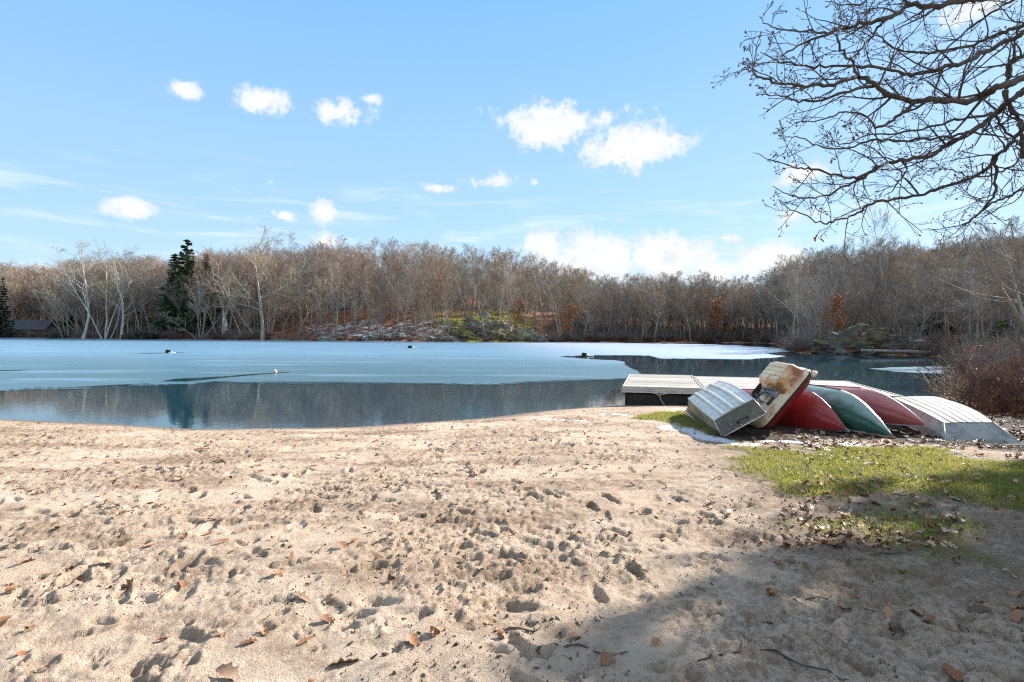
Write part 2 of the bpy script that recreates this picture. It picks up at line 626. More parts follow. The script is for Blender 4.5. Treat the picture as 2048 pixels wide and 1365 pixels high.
# the one ground sheet, denser near the camera, out past the hills
ys = [-90, -60, -40, -26, -18, -12] + [-8 + .35 * i for i in range(25)]
y = .75
while y < 16:
    ys.append(y)
    y += .0052 * (y + 1.0)
while y < 420:
    ys.append(y)
    y += .016 * (y + 1.0)
ys = np.array(ys)
NC = 940
tt = np.linspace(-1, 1, NC)
tt = .80 * tt + .20 * tt ** 3 * np.abs(tt) ** 1.5
Wd = 1.7 + 1.22 * np.maximum(ys, .75)
GX = tt[None, :] * Wd[:, None]
out_ = (np.arange(1, 25) / 24) ** 2.2
GX = np.concatenate([-(Wd[:, None] + 330 * out_[None, ::-1]), GX, Wd[:, None] + 330 * out_[None, :]], 1)
NC += 48
GY = np.repeat(ys[:, None], NC, 1)
SD = poly_sd(GX, GY, LAKE)
GZ = ground_z(GX, GY)
idx = np.arange(GX.size).reshape(GX.shape)
quads = np.stack([idx[:-1, :-1], idx[:-1, 1:], idx[1:, 1:], idx[1:, :-1]], -1).reshape(-1, 4)

gm, nt = material('ground')
pos = nt.new('ShaderNodeNewGeometry').outputs['Position']
a_turf, a_far, a_snow, a_moss, a_pit, a_wet, a_soil = (nt.attr(k) for k in ('turf', 'far', 'snow', 'moss', 'pit', 'wet', 'soil'))
n_big = nt.noise(pos, 1.1, 5, .6)
n_mid = nt.noise(pos, 6.5, 5, .62)
n_fine = nt.noise(pos, 55, 4, .7)
n_gr = nt.noise(pos, 260, 2, .7)
sand = nt.mix(nt.ramp(n_big, .32, .68), (.60, .43, .295), (.70, .535, .395))
sand = nt.mix(nt.ramp(n_mid, .50, .72, 0, .55), sand, (.41, .28, .182))
sand = nt.mix(nt.ramp(n_gr, .30, .75, 0, .35), sand, (.70, .575, .46))
sand = nt.mix(nt.ramp(nt.noise(pos, 2.7, 4, .6, 0.3), .55, .70, 0, .55), sand, (.63, .51, .41))
band = nt.ramp(nt.noise(nt.scale(pos, (.38, 1.25, .2)), 1.0, 5, .62), .47, .64)
sand = nt.mix(nt.m('MULTIPLY', band, nt.ramp(nt.noise(pos, 13, 5, .75), .36, .60, .2, .85)), sand, (.20, .122, .072))
speck = nt.ramp(nt.noise(nt.scale(pos, (1, 1, .2)), 62, 4, .75), .60, .66)
clump = nt.ramp(nt.noise(pos, 3.1, 4, .6), .40, .62, .15, 1)
sand = nt.mix(nt.m('MULTIPLY', speck, clump), sand, (.085, .054, .034))
sand = nt.mix(nt.m('MULTIPLY', nt.ramp(nt.noise(pos, 8.5, 5, .7), .60, .70, 0, .75), clump), sand, (.20, .145, .10))
sand = nt.mix(nt.m('MULTIPLY', nt.attr('crumb'), nt.ramp(nt.noise(pos, 17, 4, .75), .44, .60, .12, .72)), sand, (.26, .165, .098))
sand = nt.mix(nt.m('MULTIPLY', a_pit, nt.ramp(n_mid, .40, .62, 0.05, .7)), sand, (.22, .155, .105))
sand = nt.mix(a_wet, sand, (.17, .12, .082))
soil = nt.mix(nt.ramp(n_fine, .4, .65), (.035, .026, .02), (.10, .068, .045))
sand = nt.mix(nt.m('MULTIPLY', nt.attr('turf_margin'), nt.ramp(n_mid, .34, .60, .35, .8)), sand, (.235, .165, .115))  # browner and darker towards the turf margin
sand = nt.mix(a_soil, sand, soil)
tcol = nt.mix(nt.ramp(n_mid, .4, .62), (.085, .095, .028), (.19, .15, .06))
near_c = nt.mix(a_turf, sand, tcol)
lit = nt.mix(nt.ramp(nt.noise(pos, .55, 5, .65), .35, .65), (.17, .060, .028), (.31, .125, .055))
lit = nt.mix(nt.ramp(nt.noise(pos, 2.4, 5, .7), .52, .64), lit, (.12, .085, .06))
lit = nt.mix(nt.ramp(nt.noise(pos, .9, 4, .7), .60, .72), lit, (.38, .22, .12))
mossc = nt.mix(nt.ramp(nt.noise(pos, 1.3, 4), .4, .62), (.12, .14, .03), (.46, .42, .05))
lit = nt.mix(nt.m('MULTIPLY', a_moss, nt.ramp(nt.noise(pos, .8, 4), .36, .52)), lit, mossc)
snow_f = nt.m('MULTIPLY', a_snow, nt.ramp(nt.m('ADD', nt.noise(nt.scale(pos, (.55, .55, 2)), .75, 5, .7), nt.m('MULTIPLY_ADD', a_snow, .3, -.15)), .645, .69))
lit = nt.mix(snow_f, lit, (.58, .585, .60))
g_c = nt.mix(a_far, near_c, lit)
n_snow = nt.m('MULTIPLY', nt.attr('frost'), nt.ramp(nt.m('ADD', nt.noise(pos, 9, 5, .7), nt.m('MULTIPLY_ADD', nt.attr('frost'), .5, -.25)), .42, .56))
g_c = nt.mix(n_snow, g_c, (.80, .81, .83))
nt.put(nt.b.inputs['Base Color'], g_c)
nt.put(nt.b.inputs['Roughness'], nt.m('MULTIPLY_ADD', a_wet, -.45, .92))
nt.b.inputs['Specular IOR Level'].default_value = .25
bump(nt, nt.m('ADD', nt.m('MULTIPLY', n_fine, 1.0), nt.m('MULTIPLY', n_gr, .35)), 1.0, .032)
M['ground'] = gm
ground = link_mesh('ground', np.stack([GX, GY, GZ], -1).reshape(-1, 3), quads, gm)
tag(ground, 'trampled sand beach running on into the leaf-strewn shores round the lake', kind='structure')


def seg_d(x, y, pts):
    d = np.full(np.shape(x), 1e9)
    for (ax, ay), (bx, by) in zip(pts[:-1], pts[1:]):
        ex, ey = bx - ax, by - ay
        t = np.clip(((x - ax) * ex + (y - ay) * ey) / (ex * ex + ey * ey), 0, 1)
        d = np.minimum(d, np.hypot(x - ax - t * ex, y - ay - t * ey))
    return d


def vattr(o, name, arr):
    a = o.data.attributes.new(name, 'FLOAT', 'POINT')
    a.data.foreach_set('value', np.ascontiguousarray(arr, dtype=np.float32).ravel())


UU = CX + F_PX * GX / np.maximum(GY, 1)
farm = sstep(18, 26, GY + .5 * fbm(GX, GY, .8)) + sstep(0, 2.5, GX - 9.2 - .2 * (GY - 8)) * sstep(9, 11, GY)
farm = np.clip(farm, 0, 1) * (SD > -.5)
near = (GY < 26)
T = np.zeros_like(GX)
T[near] = turf(GX[near], GY[near])
vattr(ground, 'turf', T)
vattr(ground, 'far', farm)
vattr(ground, 'snow', sstep(520, 640, UU) * sstep(1020, 900, UU) * sstep(1.0, 3.5, SD) * sstep(30, 17, SD) * (GY > 60)
      + .45 * sstep(40, 60, GY) * sstep(1, 4, SD) * sstep(95, 75, GY) + .3 * (UU > 1150) * (UU < 1500) * sstep(2, 5, SD) * sstep(16, 10, SD) * (GY > 60))
vattr(ground, 'moss', sstep(840, 920, UU) * sstep(1090, 1030, UU) * (GY > 60) * sstep(40, 25, SD) + sstep(-60, 0, UU) * sstep(110, 80, UU) * (GY > 60) * sstep(3, 5, SD) * sstep(14, 10, SD))
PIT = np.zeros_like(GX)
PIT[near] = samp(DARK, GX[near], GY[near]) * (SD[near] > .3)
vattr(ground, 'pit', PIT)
CR = np.zeros_like(GX)
CR[near] = samp(CRUMB, GX[near], GY[near])
vattr(ground, 'crumb', CR)
wetn = SD + .25 * fbm(GX, GY, 1.2, 3)
vattr(ground, 'wet', np.where(near, sstep(.55, .12, wetn) * .85, 0))
FROST = [[(1335, 850), (1372, 856), (1400, 872), (1440, 884), (1500, 893)], [(1535, 886), (1600, 889), (1650, 893), (1720, 897)],
         [(1085, 838), (1130, 843), (1170, 848)], [(1350, 806), (1370, 807)], [(1205, 829), (1235, 832), (1260, 836)]]
fr = np.zeros_like(GX)
for pl, wdt in zip(FROST, (.27, .14, .16, .12, .14)):
    d = seg_d(GX[near], GY[near], [gp(u, v, .3 if u > 1260 else .12) for u, v in pl])
    fr[near] = np.maximum(fr[near], sstep(wdt, wdt * .25, d + .18 * fbm(GX[near], GY[near], 3.5, 3)))
vattr(ground, 'frost', fr)
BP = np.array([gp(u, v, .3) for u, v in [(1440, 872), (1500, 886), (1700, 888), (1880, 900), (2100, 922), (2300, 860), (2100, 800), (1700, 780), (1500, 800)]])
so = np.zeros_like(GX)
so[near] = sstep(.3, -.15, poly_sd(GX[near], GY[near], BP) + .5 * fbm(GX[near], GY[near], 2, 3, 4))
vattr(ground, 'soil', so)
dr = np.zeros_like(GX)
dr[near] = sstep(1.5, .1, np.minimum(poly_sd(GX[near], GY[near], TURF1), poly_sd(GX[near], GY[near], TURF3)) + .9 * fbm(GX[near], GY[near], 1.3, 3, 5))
vattr(ground, 'turf_margin', dr)

# ------------------------------------------------------------------ water and ice
m, nt = material('lake_water')
pos = nt.new('ShaderNodeNewGeometry').outputs['Position']
nt.put(nt.b.inputs['Base Color'], nt.mix(nt.ramp(nt.noise(pos, .12, 3), .4, .6), (.009, .042, .062), (.013, .054, .076)))
nt.b.inputs['Roughness'].default_value = .035
nt.b.inputs['IOR'].default_value = 1.333
rip = nt.m('ADD', nt.noise(nt.scale(pos, (1, .55, 1)), 3.2, 3, .6), nt.m('MULTIPLY', nt.noise(nt.scale(pos, (1, .6, 1)), 14, 2, .5), .35))
bump(nt, rip, .028, .05)
M['water'] = m
wx, wy = np.meshgrid(np.linspace(-260, 120, 20), np.linspace(8, 200, 12))
i2 = np.arange(wx.size).reshape(wx.shape)
water = link_mesh('water', np.stack([wx, wy, 0 * wx], -1).reshape(-1, 3),
                  np.stack([i2[:-1, :-1], i2[:-1, 1:], i2[1:, 1:], i2[1:, :-1]], -1).reshape(-1, 4), m)
tag(water, 'dark open lake water between the ice and the sand', kind='structure')

m, nt = material('lake_ice')
pos = nt.new('ShaderNodeNewGeometry').outputs['Position']
sp = nt.new('ShaderNodeSeparateXYZ')
nt.put(sp.inputs[0], pos)
st = nt.noise(nt.scale(pos, (.05, .22, 1)), 1.6, 5, .65)
st2 = nt.noise(nt.scale(pos, (.25, 1.2, 1)), 2.2, 4, .65)
thick = nt.m('ADD', nt.ramp(sp.outputs[1], 22, 62, 0, 1), nt.m('MULTIPLY_ADD', st, .7, -.35), clamp=True)
ice = nt.mix(thick, (.06, .13, .16), (.15, .285, .40))
white = nt.m('MULTIPLY', nt.ramp(nt.m('MULTIPLY_ADD', sp.outputs[1], .12, sp.outputs[0]), 4, 26), nt.ramp(sp.outputs[1], 34, 52), clamp=True)
ice = nt.mix(white, ice, (.46, .53, .62))
ice = nt.mix(nt.ramp(st, .52, .70, 0, .5), ice, (.25, .37, .47))
ice = nt.mix(nt.ramp(st2, .58, .75, 0, .35), ice, (.28, .38, .46))
ice = nt.mix(nt.ramp(nt.noise(pos, 1.9, 2, .5), .74, .80, 0, .6), ice, (.5, .56, .62))
nt.put(nt.b.inputs['Base Color'], ice)
nt.b.inputs['Roughness'].default_value = .30
nt.b.inputs['IOR'].default_value = 1.31
bump(nt, nt.noise(pos, 2.5, 3), .06, .05)
M['ice'] = m


def sheet(name, poly, z, thick, mat):
    """a flat sheet with an edge, from an outline on the ground"""
    import bmesh
    bm = bmesh.new()
    vs = [bm.verts.new((x, y, z)) for x, y in poly]
    f = bm.faces.new(vs)
    if f.normal.z < 0:
        f.normal_flip()
    if thick > 0:
        r = bmesh.ops.extrude_face_region(bm, geom=[f])
        for v in [e for e in r['geom'] if isinstance(e, bmesh.types.BMVert)]:
            v.co.z = z - thick
    bmesh.ops.triangulate(bm, faces=bm.faces)
    bmesh.ops.recalc_face_normals(bm, faces=bm.faces)
    me = bpy.data.meshes.new(name)
    bm.to_mesh(me)
    bm.free()
    me.materials.append(mat)
    return link_obj(name, me)


def rough_edge(px, closed_from=None, amp=1.0, step=9.0):
    """photo pixels along an ice edge -> ground points with a slightly ragged line"""
    out = []
    r = np.random.default_rng(3)
    for (u0, v0), (u1, v1) in zip(px[:-1], px[1:]):
        n = max(1, int(math.hypot(u1 - u0, (v1 - v0) * 3) / step))
        for i in range(n):
            t = i / n
            out.append(gp(u0 + (u1 - u0) * t, v0 + (v1 - v0) * t + amp * (r.random() - .5) * (1 if i else .3), .02))
    out.append(gp(*px[-1], .02))
    return out


edge = [(-500, 800), (-150, 786), (0, 780.8), (68, 775.7), (154, 774), (253, 770), (300, 769.5), (376, 768), (427, 762), (478, 764.8), (560, 763.5),
        (700, 764), (820, 766.5), (990, 768), (1042, 764.5), (1127, 760), (1200, 758.8), (1247, 757.5), (1283, 750), (1275, 742), (1258, 735), (1250, 730),
        (1249, 724), (1230, 721), (1178, 718.6), (1140, 715.5), (1115, 713.5), (1161, 711), (1230, 710.6), (1298, 711.4), (1319, 717.2),
        (1400, 717.6), (1490, 719), (1530, 716.5), (1571, 713), (1531, 708), (1560, 704), (1611, 701.5), (1590, 698), (1540, 695.5), (1500, 693.5),
        (1480, 691), (1400, 688.6), (1300, 687.4)]
ring = rough_edge(edge) + [(14, 134), (-60, 142), (-120, 160), (-230, 182), (-260, 120), (-200, 50)]
m, nt = material('thin_clear_ice')
pos = nt.new('ShaderNodeNewGeometry').outputs['Position']
nt.put(nt.b.inputs['Base Color'], nt.mix(nt.ramp(nt.noise(nt.scale(pos, (.4, 1.5, 1)), 1.2, 4, .65), .4, .62), (.014, .05, .068), (.05, .105, .135)))
nt.b.inputs['Roughness'].default_value = .16
nt.b.inputs['IOR'].default_value = 1.31
M['thin_ice'] = m
fringe = rough_edge([(u, v + (1.6 + 1.4 * math.sin(u * .013) + .9 * math.sin(u * .047)) * (1 if u < 1240 and v > 735 else .12)) for u, v in edge[:22]], None, 1.3) + [(3, 40), (-60, 60), (-120, 60)]
tag(sheet('ice', fringe, .010, .02, m), 'thin clear fringe of ice along the edge of the pale sheet', kind='structure')
ice_o = sheet('ice', ring, .02, .05, M['ice'])
tag(ice_o, 'pale blue sheet of thin ice over most of the lake', kind='structure')
isl = rough_edge([(1738, 737.7), (1790, 735), (1856, 733.6), (1905, 733), (1960, 733), (1960, 749), (1901, 748.5), (1850, 746.5), (1794, 743.8), (1738, 737.7)])
isl.pop()
tag(sheet('ice', isl, .02, .05, M['ice']), 'small tongue of white ice beside the right bank', kind='structure')
# long narrow leads of open water in the ice, a few millimetres above it
LEADS = [[(322, 763), (350, 758), (392, 756), (450, 753), (505, 748), (577, 744.4), (581, 745.2), (520, 749.5), (475, 753.5), (410, 760), (372, 763.5)],
         [(253, 707.4), (300, 706.6), (345, 705.6), (374, 704.8), (345, 706.6), (300, 707.6)], [(-40, 742.4), (20, 740.6), (64, 739.8), (40, 741.3), (0, 742.4)],
         [(150, 774.2), (230, 770.0), (300, 767), (300, 767.6), (232, 771), (180, 774)], [(790, 696.6), (820, 696.2), (858, 696.2), (830, 696.9)]]
for L in LEADS:
    tag(sheet('water', [gp(u, v, .024) for u, v in L], .024, 0, M['water']), 'narrow lead of dark open water in the ice', kind='structure')

# ------------------------------------------------------------------ floating dock
def plank_mat():
    m, nt = material('weathered_plank')
    co = nt.new('ShaderNodeTexCoord').outputs['Object']
    r = nt.new('ShaderNodeObjectInfo').outputs['Random']
    offs = nt.new('ShaderNodeCombineXYZ')
    nt.put(offs.inputs[0], nt.m('MULTIPLY', r, 37.0))
    nt.put(offs.inputs[1], nt.m('MULTIPLY', r, 91.0))
    p = nt.v('ADD', co, offs.outputs[0])
    c = nt.mix(r, (.27, .24, .205), (.56, .51, .45))
    c = nt.mix(nt.ramp(nt.noise(nt.scale(p, (1.2, 14, 8)), 3, 5, .7), .48, .66, 0, .8), c, (.22, .18, .14))
    c = nt.mix(nt.ramp(nt.noise(p, 1.6, 3), .55, .7, 0, .5), c, (.60, .44, .34))
    nt.put(nt.b.inputs['Base Color'], c)
    nt.b.inputs['Roughness'].default_value = .8
    bump(nt, nt.noise(nt.scale(p, (1, 20, 10)), 6, 3), .3, .01)
    return m


M['plank'] = plank_mat()
M['frame_wood'] = mottled('frame_wood', (.40, .37, .32), (.52, .48, .42), 3, .8, (.30, .25, .2), 0, .3, 30, (1, 6, 6))
M['float_black'] = mottled('black_float', (.012, .011, .010), (.028, .024, .020), 4, .75, (.05, .03, .015), 0, .4, 15, (1, 1, .3))
M['rope'] = mottled('rope', (.42, .38, .30), (.55, .50, .42), 40, .9)
M['pale_metal'] = mottled('pale_metal', (.45, .45, .44), (.6, .6, .59), 12, .4, None, .8)
dock = thing('floating_dock', 'weathered grey plank dock on dark floats at the edge of the beach behind the boats', 'dock')
DZ = .535
plank_me = {}


def dock_section(o, yaw, wd, ln, ztop, dirs, nprow):
    """o: near left corner; planks run across, one after the other away from the beach"""
    R = Matrix.Rotation(yaw, 4, 'Z')

    def put(ob, x, y, z, rx=0):
        ob.matrix_local = Matrix.Translation((o[0], o[1], 0)) @ R @ Matrix.Translation((x, y, z)) @ Matrix.Rotation(rx, 4, 'X')
        return ob
    n = int(ln / .145)
    pw = ln / n
    key = round(wd, 2), round(pw, 3)
    if key not in plank_me:
        b = MB().box((0, 0, 0), (wd - .10, pw - .013, .036), bev=.005)
        ob = b.build('plank', M['plank'], dock)
        plank_me[key] = ob.data
        bpy.data.objects.remove(ob)
    for i in range(n):
        ob = link_obj('plank', plank_me[key], dock)
        put(ob, wd / 2 + (rng.random() - .5) * .012, pw * (i + .5), ztop - .030 + (rng.random() - .5) * .006, (rng.random() - .5) * .012)
    for nm, c, s in (('frame_board', (wd / 2, -.028, ztop - .085), (wd + .05, .045, .17)), ('frame_board', (wd / 2, ln + .028, ztop - .085), (wd + .05, .045, .17)),
                     ('frame_board', (.012, ln / 2, ztop - .07), (.042, ln - .02, .15)), ('frame_board', (wd - .012, ln / 2, ztop - .07), (.042, ln - .02, .15))):
        ob = MB().box((0, 0, 0), s, bev=.006).build(nm, M['frame_wood'], dock)
        put(ob, *c)
    ob = MB().box((0, 0, 0), (wd + .03, .03, .022), bev=.004).build('bumper_strip', M['pale_metal'], dock)
    put(ob, wd / 2, -.058, ztop - .16)
    fl = MB().box((wd / 2, .40, 0), (wd - .12, .72, ztop - .2 + .45), bev=.03).box((wd / 2, ln - .5, 0), (wd - .12, .72, ztop - .2 + .45), bev=.03) \
        .box((wd / 2, ln / 2, 0), (wd - .12, .72, ztop - .2 + .45), bev=.03)
    ob = fl.build('float', M['float_black'], dock)
    put(ob, 0, 0, (ztop - .2 - .45) / 2)
    return


YAW = math.radians(-14)
ex = Vector((math.cos(YAW), math.sin(YAW), 0))
O1 = Vector((3.12, 16.0, 0))
dock_section(O1, YAW, 2.16, 4.95, DZ, 0, 0)
dock_section(O1 + ex * 2.24, YAW, 2.30, 4.90, DZ - .025, 0, 0)
dock_section(O1 + ex * 4.62, YAW - .03, 2.3, 4.80, DZ - .06, 0, 0)
for sx in (.72, 1.35):
    cl = MB()
    p = O1 + ex * sx + Vector((-.02, -.09, DZ - .1))
    cl.tube([p + Vector((-.07, 0, .03)), p + Vector((-.04, -.01, 0)), p + Vector((.04, -.01, 0)), p + Vector((.07, 0, .03))], .014, 6)
    cl.build('cleat', M['pale_metal'], dock, True)
p0 = O1 + ex * .98 + Vector((0, -.10, DZ - .14))
rp = [p0 + Vector(q) for q in ((-.28, .03, .0), (-.12, 0, -.03), (0, -.02, -.09), (.03, -.03, -.2), (.09, -.05, -.31), (.18, -.08, -.40), (.30, -.13, -.42))]
rp2 = [p0 + Vector(q) for q in ((.0, 0, -.06), (.12, 0, -.05), (.25, 0, -.02), (.36, .02, 0.0))]
rope = MB().tube(rp, .013, 6).tube(rp2, .013, 6).build('mooring_rope', M['rope'], None, True)
tag(rope, 'pale mooring rope hanging from the front edge of the dock to the sand', 'rope')

# ------------------------------------------------------------------ boats
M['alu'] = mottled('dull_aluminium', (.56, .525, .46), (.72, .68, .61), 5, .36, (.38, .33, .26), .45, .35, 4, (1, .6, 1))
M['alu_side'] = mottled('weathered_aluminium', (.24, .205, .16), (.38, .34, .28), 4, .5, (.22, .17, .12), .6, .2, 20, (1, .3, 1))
M['alu_dark'] = mottled('dark_transom', (.095, .095, .08), (.125, .125, .105), 6, .6, (.24, .24, .22), 0, .15, 30)  # transom grey deepened, its shade put into the colour
M['alu_rim'] = mottled('bare_rim', (.55, .54, .51), (.7, .69, .66), 20, .45, (.3, .28, .25), .5)
M['black'] = mottled('black_plastic', (.008, .008, .008), (.018, .018, .017), 8, .5)
M['rusty_cream'] = None


def rotm(ya, pi, ro):
    return Matrix.Rotation(ya, 4, 'Z') @ Matrix.Rotation(pi, 4, 'X') @ Matrix.Rotation(ro, 4, 'Y')


def place(o, loc, ya, pi, ro):
    o.matrix_world = Matrix.Translation(loc) @ rotm(ya, pi, ro)
    return o


def lerp_tab(t, tab):
    xs = [a for a, b in tab]
    return float(np.interp(t, xs, [b for a, b in tab]))


def smooth_tab(t, tab):
    """smoothly interpolated table"""
    xs = np.array([a for a, b in tab])
    yv = np.array([b for a, b in tab])
    i = int(np.clip(np.searchsorted(xs, t) - 1, 0, len(xs) - 2))
    h = xs[i + 1] - xs[i]
    q = (t - xs[i]) / h
    m = np.gradient(yv, xs)
    return float((2 * q ** 3 - 3 * q ** 2 + 1) * yv[i] + (q ** 3 - 2 * q ** 2 + q) * h * m[i] + (-2 * q ** 3 + 3 * q ** 2) * yv[i + 1] + (q ** 3 - q ** 2) * h * m[i + 1])


def box_hull(name, label, pose, L, a, b, h, rake, nstrake, mats, handle=True, rivets=True, swid=(.046, .024)):
    """flat-bottomed boat lying upside down; y runs from transom to bow, z up is its bottom"""
    root = thing(name, label, 'boat')
    place(root, pose[:3], *pose[3:])
    YS = [L * i / 30 for i in range(31)]
    rows = []

    def prof(y):
        aa, bb = smooth_tab(y / L, a), smooth_tab(y / L, b)
        hh = smooth_tab(y / L, h)
        gz = .035 * max(0, (y / L - .6) / .4) ** 2
        return aa, bb, hh, gz

    def yat(y, f):         # raked transom: bottom edge lies farther in than the rim
        return y + rake * f * (1 - y / L)
    side_l, side_r, bot = [], [], []
    for y in YS:
        aa, bb, hh, gz = prof(y)
        fr = [0, .33, .40, .47, .97, 1]
        xo = [0, .0, .012, 0, 0, 0]
        sl = [Vector((-(bb + (aa - bb) * f + x), yat(y, f), gz + (hh - gz) * f)) for f, x in zip(fr, xo)]
        side_l.append(sl)
        side_r.append([Vector((-p.x, p.y, p.z)) for p in sl][::-1])
        bt = []
        for k in range(13):
            q = -1 + 2 * k / 12
            bt.append(Vector((aa * q, yat(y, 1), hh + .012 * (1 - q * q))))
        bot.append(bt)
    hl = MB().grid(bot).build('bottom_plate', mats[0], root)
    auto_smooth(hl, 50)
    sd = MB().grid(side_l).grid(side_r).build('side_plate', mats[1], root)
    auto_smooth(sd, 35)
    # bow plate closing the far end
    e = [bot[-1][0], bot[-1][-1], side_r[-1][-1], side_l[-1][0]]
    MB().add(e, [(0, 1, 2, 3)]).build('bow_plate', mats[1], root)
    # transom plate
    aa, bb, hh, gz = prof(0)
    th = .025
    tr = [Vector((-bb, 0, gz)), Vector((bb, 0, gz)), Vector((aa, rake, hh)), Vector((-aa, rake, hh))]
    tv = [p + Vector((0, -.004, 0)) for p in tr] + [p + Vector((0, th, 0)) for p in tr]
    MB().add(tv, [(0, 1, 2, 3), (7, 6, 5, 4), (0, 4, 5, 1), (2, 6, 7, 3), (1, 5, 6, 2), (0, 3, 7, 4)]).build('transom', mats[2], root)
    # rims
    for s in (-1, 1):
        MB().tube([Vector((s * (prof(y)[1] + .006), y, prof(y)[3] + .006)) for y in YS], .014, 6).build('gunwale', mats[3], root, True)
        MB().tube([tr[0 if s < 0 else 1] + Vector((0, -.006, 0)), tr[3 if s < 0 else 2] + Vector((0, -.006, 0))], .008, 6).build('corner_strip', mats[3], root, True)
        MB().tube([Vector((s * (prof(y)[0] - .002), yat(y, 1), prof(y)[2] - .002)) for y in YS], .008, 6).build('chine_strip', mats[0], root, True)
    MB().tube([tr[0] + Vector((0, -.006, 0)), tr[1] + Vector((0, -.006, 0))], .012, 6).build('transom_cap', mats[3], root, True)
    MB().tube([tr[3] + Vector((0, -.006, 0)), tr[2] + Vector((0, -.006, 0))], .006, 6).build('seam', mats[1], root, True)
    for k in range(nstrake):
        q = (k + .5) / nstrake * 1.5 - .75
        sw, sh = swid
        st = []
        for y in YS[0:-1]:
            aa, bb, hh, gz = prof(y)
            st.append([Vector((aa * q + dx, yat(y, 1), hh + .012 * (1 - q * q) + dz)) for dx, dz in ((-sw, -.004), (-sw * .55, sh), (sw * .55, sh), (sw, -.004))])
        ends = (st[0][0] + Vector((0, 0, -.002)),)
        ob = MB().grid(st).add(st[0], [(0, 1, 2, 3)]).build('strake', mats[0], root)
        auto_smooth(ob, 60)
    if rivets:
        rv = MB()
        y = L * .2
        aa, bb, hh, gz = prof(y)
        for i in range(26):
            q = -0.96 + 1.92 * i / 25
            rv.box((aa * q, yat(y, 1), hh + .012 * (1 - q * q) + .003), (.009, .009, .006))
        MB.build(rv, 'rivets', mats[3], root)
    if handle:
        c = (tr[0] * .46 + tr[1] * .54) * .66 + (tr[3] * .46 + tr[2] * .54) * .34
        hb = MB().tube([c + Vector(p) for p in ((-.085, -.01, -.01), (-.085, -.035, .0), (-.05, -.05, .012), (.05, -.05, .012), (.085, -.035, .0), (.085, -.01, -.01))], .008, 6)
        hb.box(c + Vector((-.085, -.01, -.01)), (.035, .012, .045), bev=.003).box(c + Vector((.085, -.01, -.01)), (.035, .012, .045), bev=.003)
        hb.build('handle', M['black'], root, True)
        dp_ = c * .5 + tr[0] * .5
        MB().tube([c + Vector((-.06, -.004, -.07)), c + Vector((-.06, -.03, -.07))], .013, 8).build('drain_plug', mats[3], root, True)
        for q in (-.2, .2):
            MB().tube([c + Vector((q, -.004, .005)), c + Vector((q, -.012, .005))], .008, 8).build('bolt', mats[3], root, True)
    return root


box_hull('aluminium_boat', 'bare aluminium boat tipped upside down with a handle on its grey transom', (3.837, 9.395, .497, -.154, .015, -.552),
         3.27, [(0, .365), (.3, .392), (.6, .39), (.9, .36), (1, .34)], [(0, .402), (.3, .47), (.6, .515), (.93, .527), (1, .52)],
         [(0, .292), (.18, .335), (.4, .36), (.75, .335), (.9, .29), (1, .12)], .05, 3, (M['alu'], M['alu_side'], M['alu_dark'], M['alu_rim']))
M['grp'] = mottled('chalky_white_hull', (.15, .145, .125), (.26, .25, .22), 4, .65, (.36, .35, .28), 0, .2, 10, (1, .35, 1))
M['grp_side'] = mottled('stained_hull_side', (.20, .20, .17), (.36, .355, .315), 4, .65, (.14, .13, .10), 0, .2, 14)
M['grp_rim'] = mottled('worn_rim', (.42, .41, .36), (.55, .54, .48), 9, .6, (.2, .19, .15))
box_hull('rowboat', 'chalky white ribbed rowboat lying keel up with a sloping stained end', (7.244, 8.726, .324, -.288, .053, -.072),
         3.2, [(0, .335), (.3, .39), (.6, .39), (.9, .33), (1, .24)], [(0, .497), (.3, .53), (.6, .55), (.9, .46), (1, .33)],
         [(0, .25), (.12, .285), (.3, .315), (.6, .32), (.85, .29), (1, .2)], .458, 5, (M['grp'], M['grp_side'], M['grp_side'], M['grp_rim']), False, False, (.05, .006))


def paint(name, c1, c2, fade, rough=.36, bleach_sheen=.5):
    m, nt = material(name)
    co = nt.new('ShaderNodeTexCoord').outputs['Object']
    c = nt.mix(nt.ramp(nt.noise(co, 2.2, 4), .35, .65), c1, c2)
    c = nt.mix(nt.ramp(nt.noise(nt.scale(co, (3, .8, 3)), 5, 5, .7), .55, .75, 0, .5), c, fade)
    c = nt.mix(nt.ramp(nt.noise(co, 45, 3, .7), .66, .74, 0, .5), c, fade)
    top = nt.m('ADD', nt.attr('bottom'), nt.m('MULTIPLY_ADD', nt.noise(co, 3.0, 4, .6), .5, -.25))
    c = nt.mix(nt.ramp(top, .66, .98, 0, bleach_sheen), c, fade)  # paler bottom: bleached paint, with sky sheen put into the colour
    scr = nt.ramp(nt.noise(nt.scale(co, (30, 1.6, 30)), 3, 2, .5), .66, .70, 0, .35)
    c = nt.mix(scr, c, fade)
    nt.put(nt.b.inputs['Base Color'], c)
    nt.put(nt.b.inputs['Roughness'], nt.ramp(nt.noise(co, 6, 4), .3, .7, rough - .08, rough + .14))
    nt.b.inputs['Specular IOR Level'].default_value = .5
    bump(nt, nt.noise(co, 7, 2), .06, .02)
    return m


M['red'] = paint('faded_red_hull', (.27, .016, .016), (.33, .028, .026), (.46, .13, .11), .30, .35)
M['red2'] = paint('chalky_red_hull', (.30, .040, .036), (.37, .070, .060), (.52, .22, .20), .42, .7)
M['green'] = paint('faded_green_hull', (.010, .060, .040), (.020, .085, .058), (.34, .46, .40), .40, .70)
M['vinyl'] = mottled('grey_trim', (.22, .22, .21), (.34, .34, .32), 20, .5)
M['dark_trim'] = mottled('dark_trim', (.02, .018, .016), (.05, .045, .04), 20, .5)
M['wood_trim'] = mottled('worn_ash_trim', (.30, .20, .12), (.48, .38, .27), 14, .6, (.14, .09, .05))


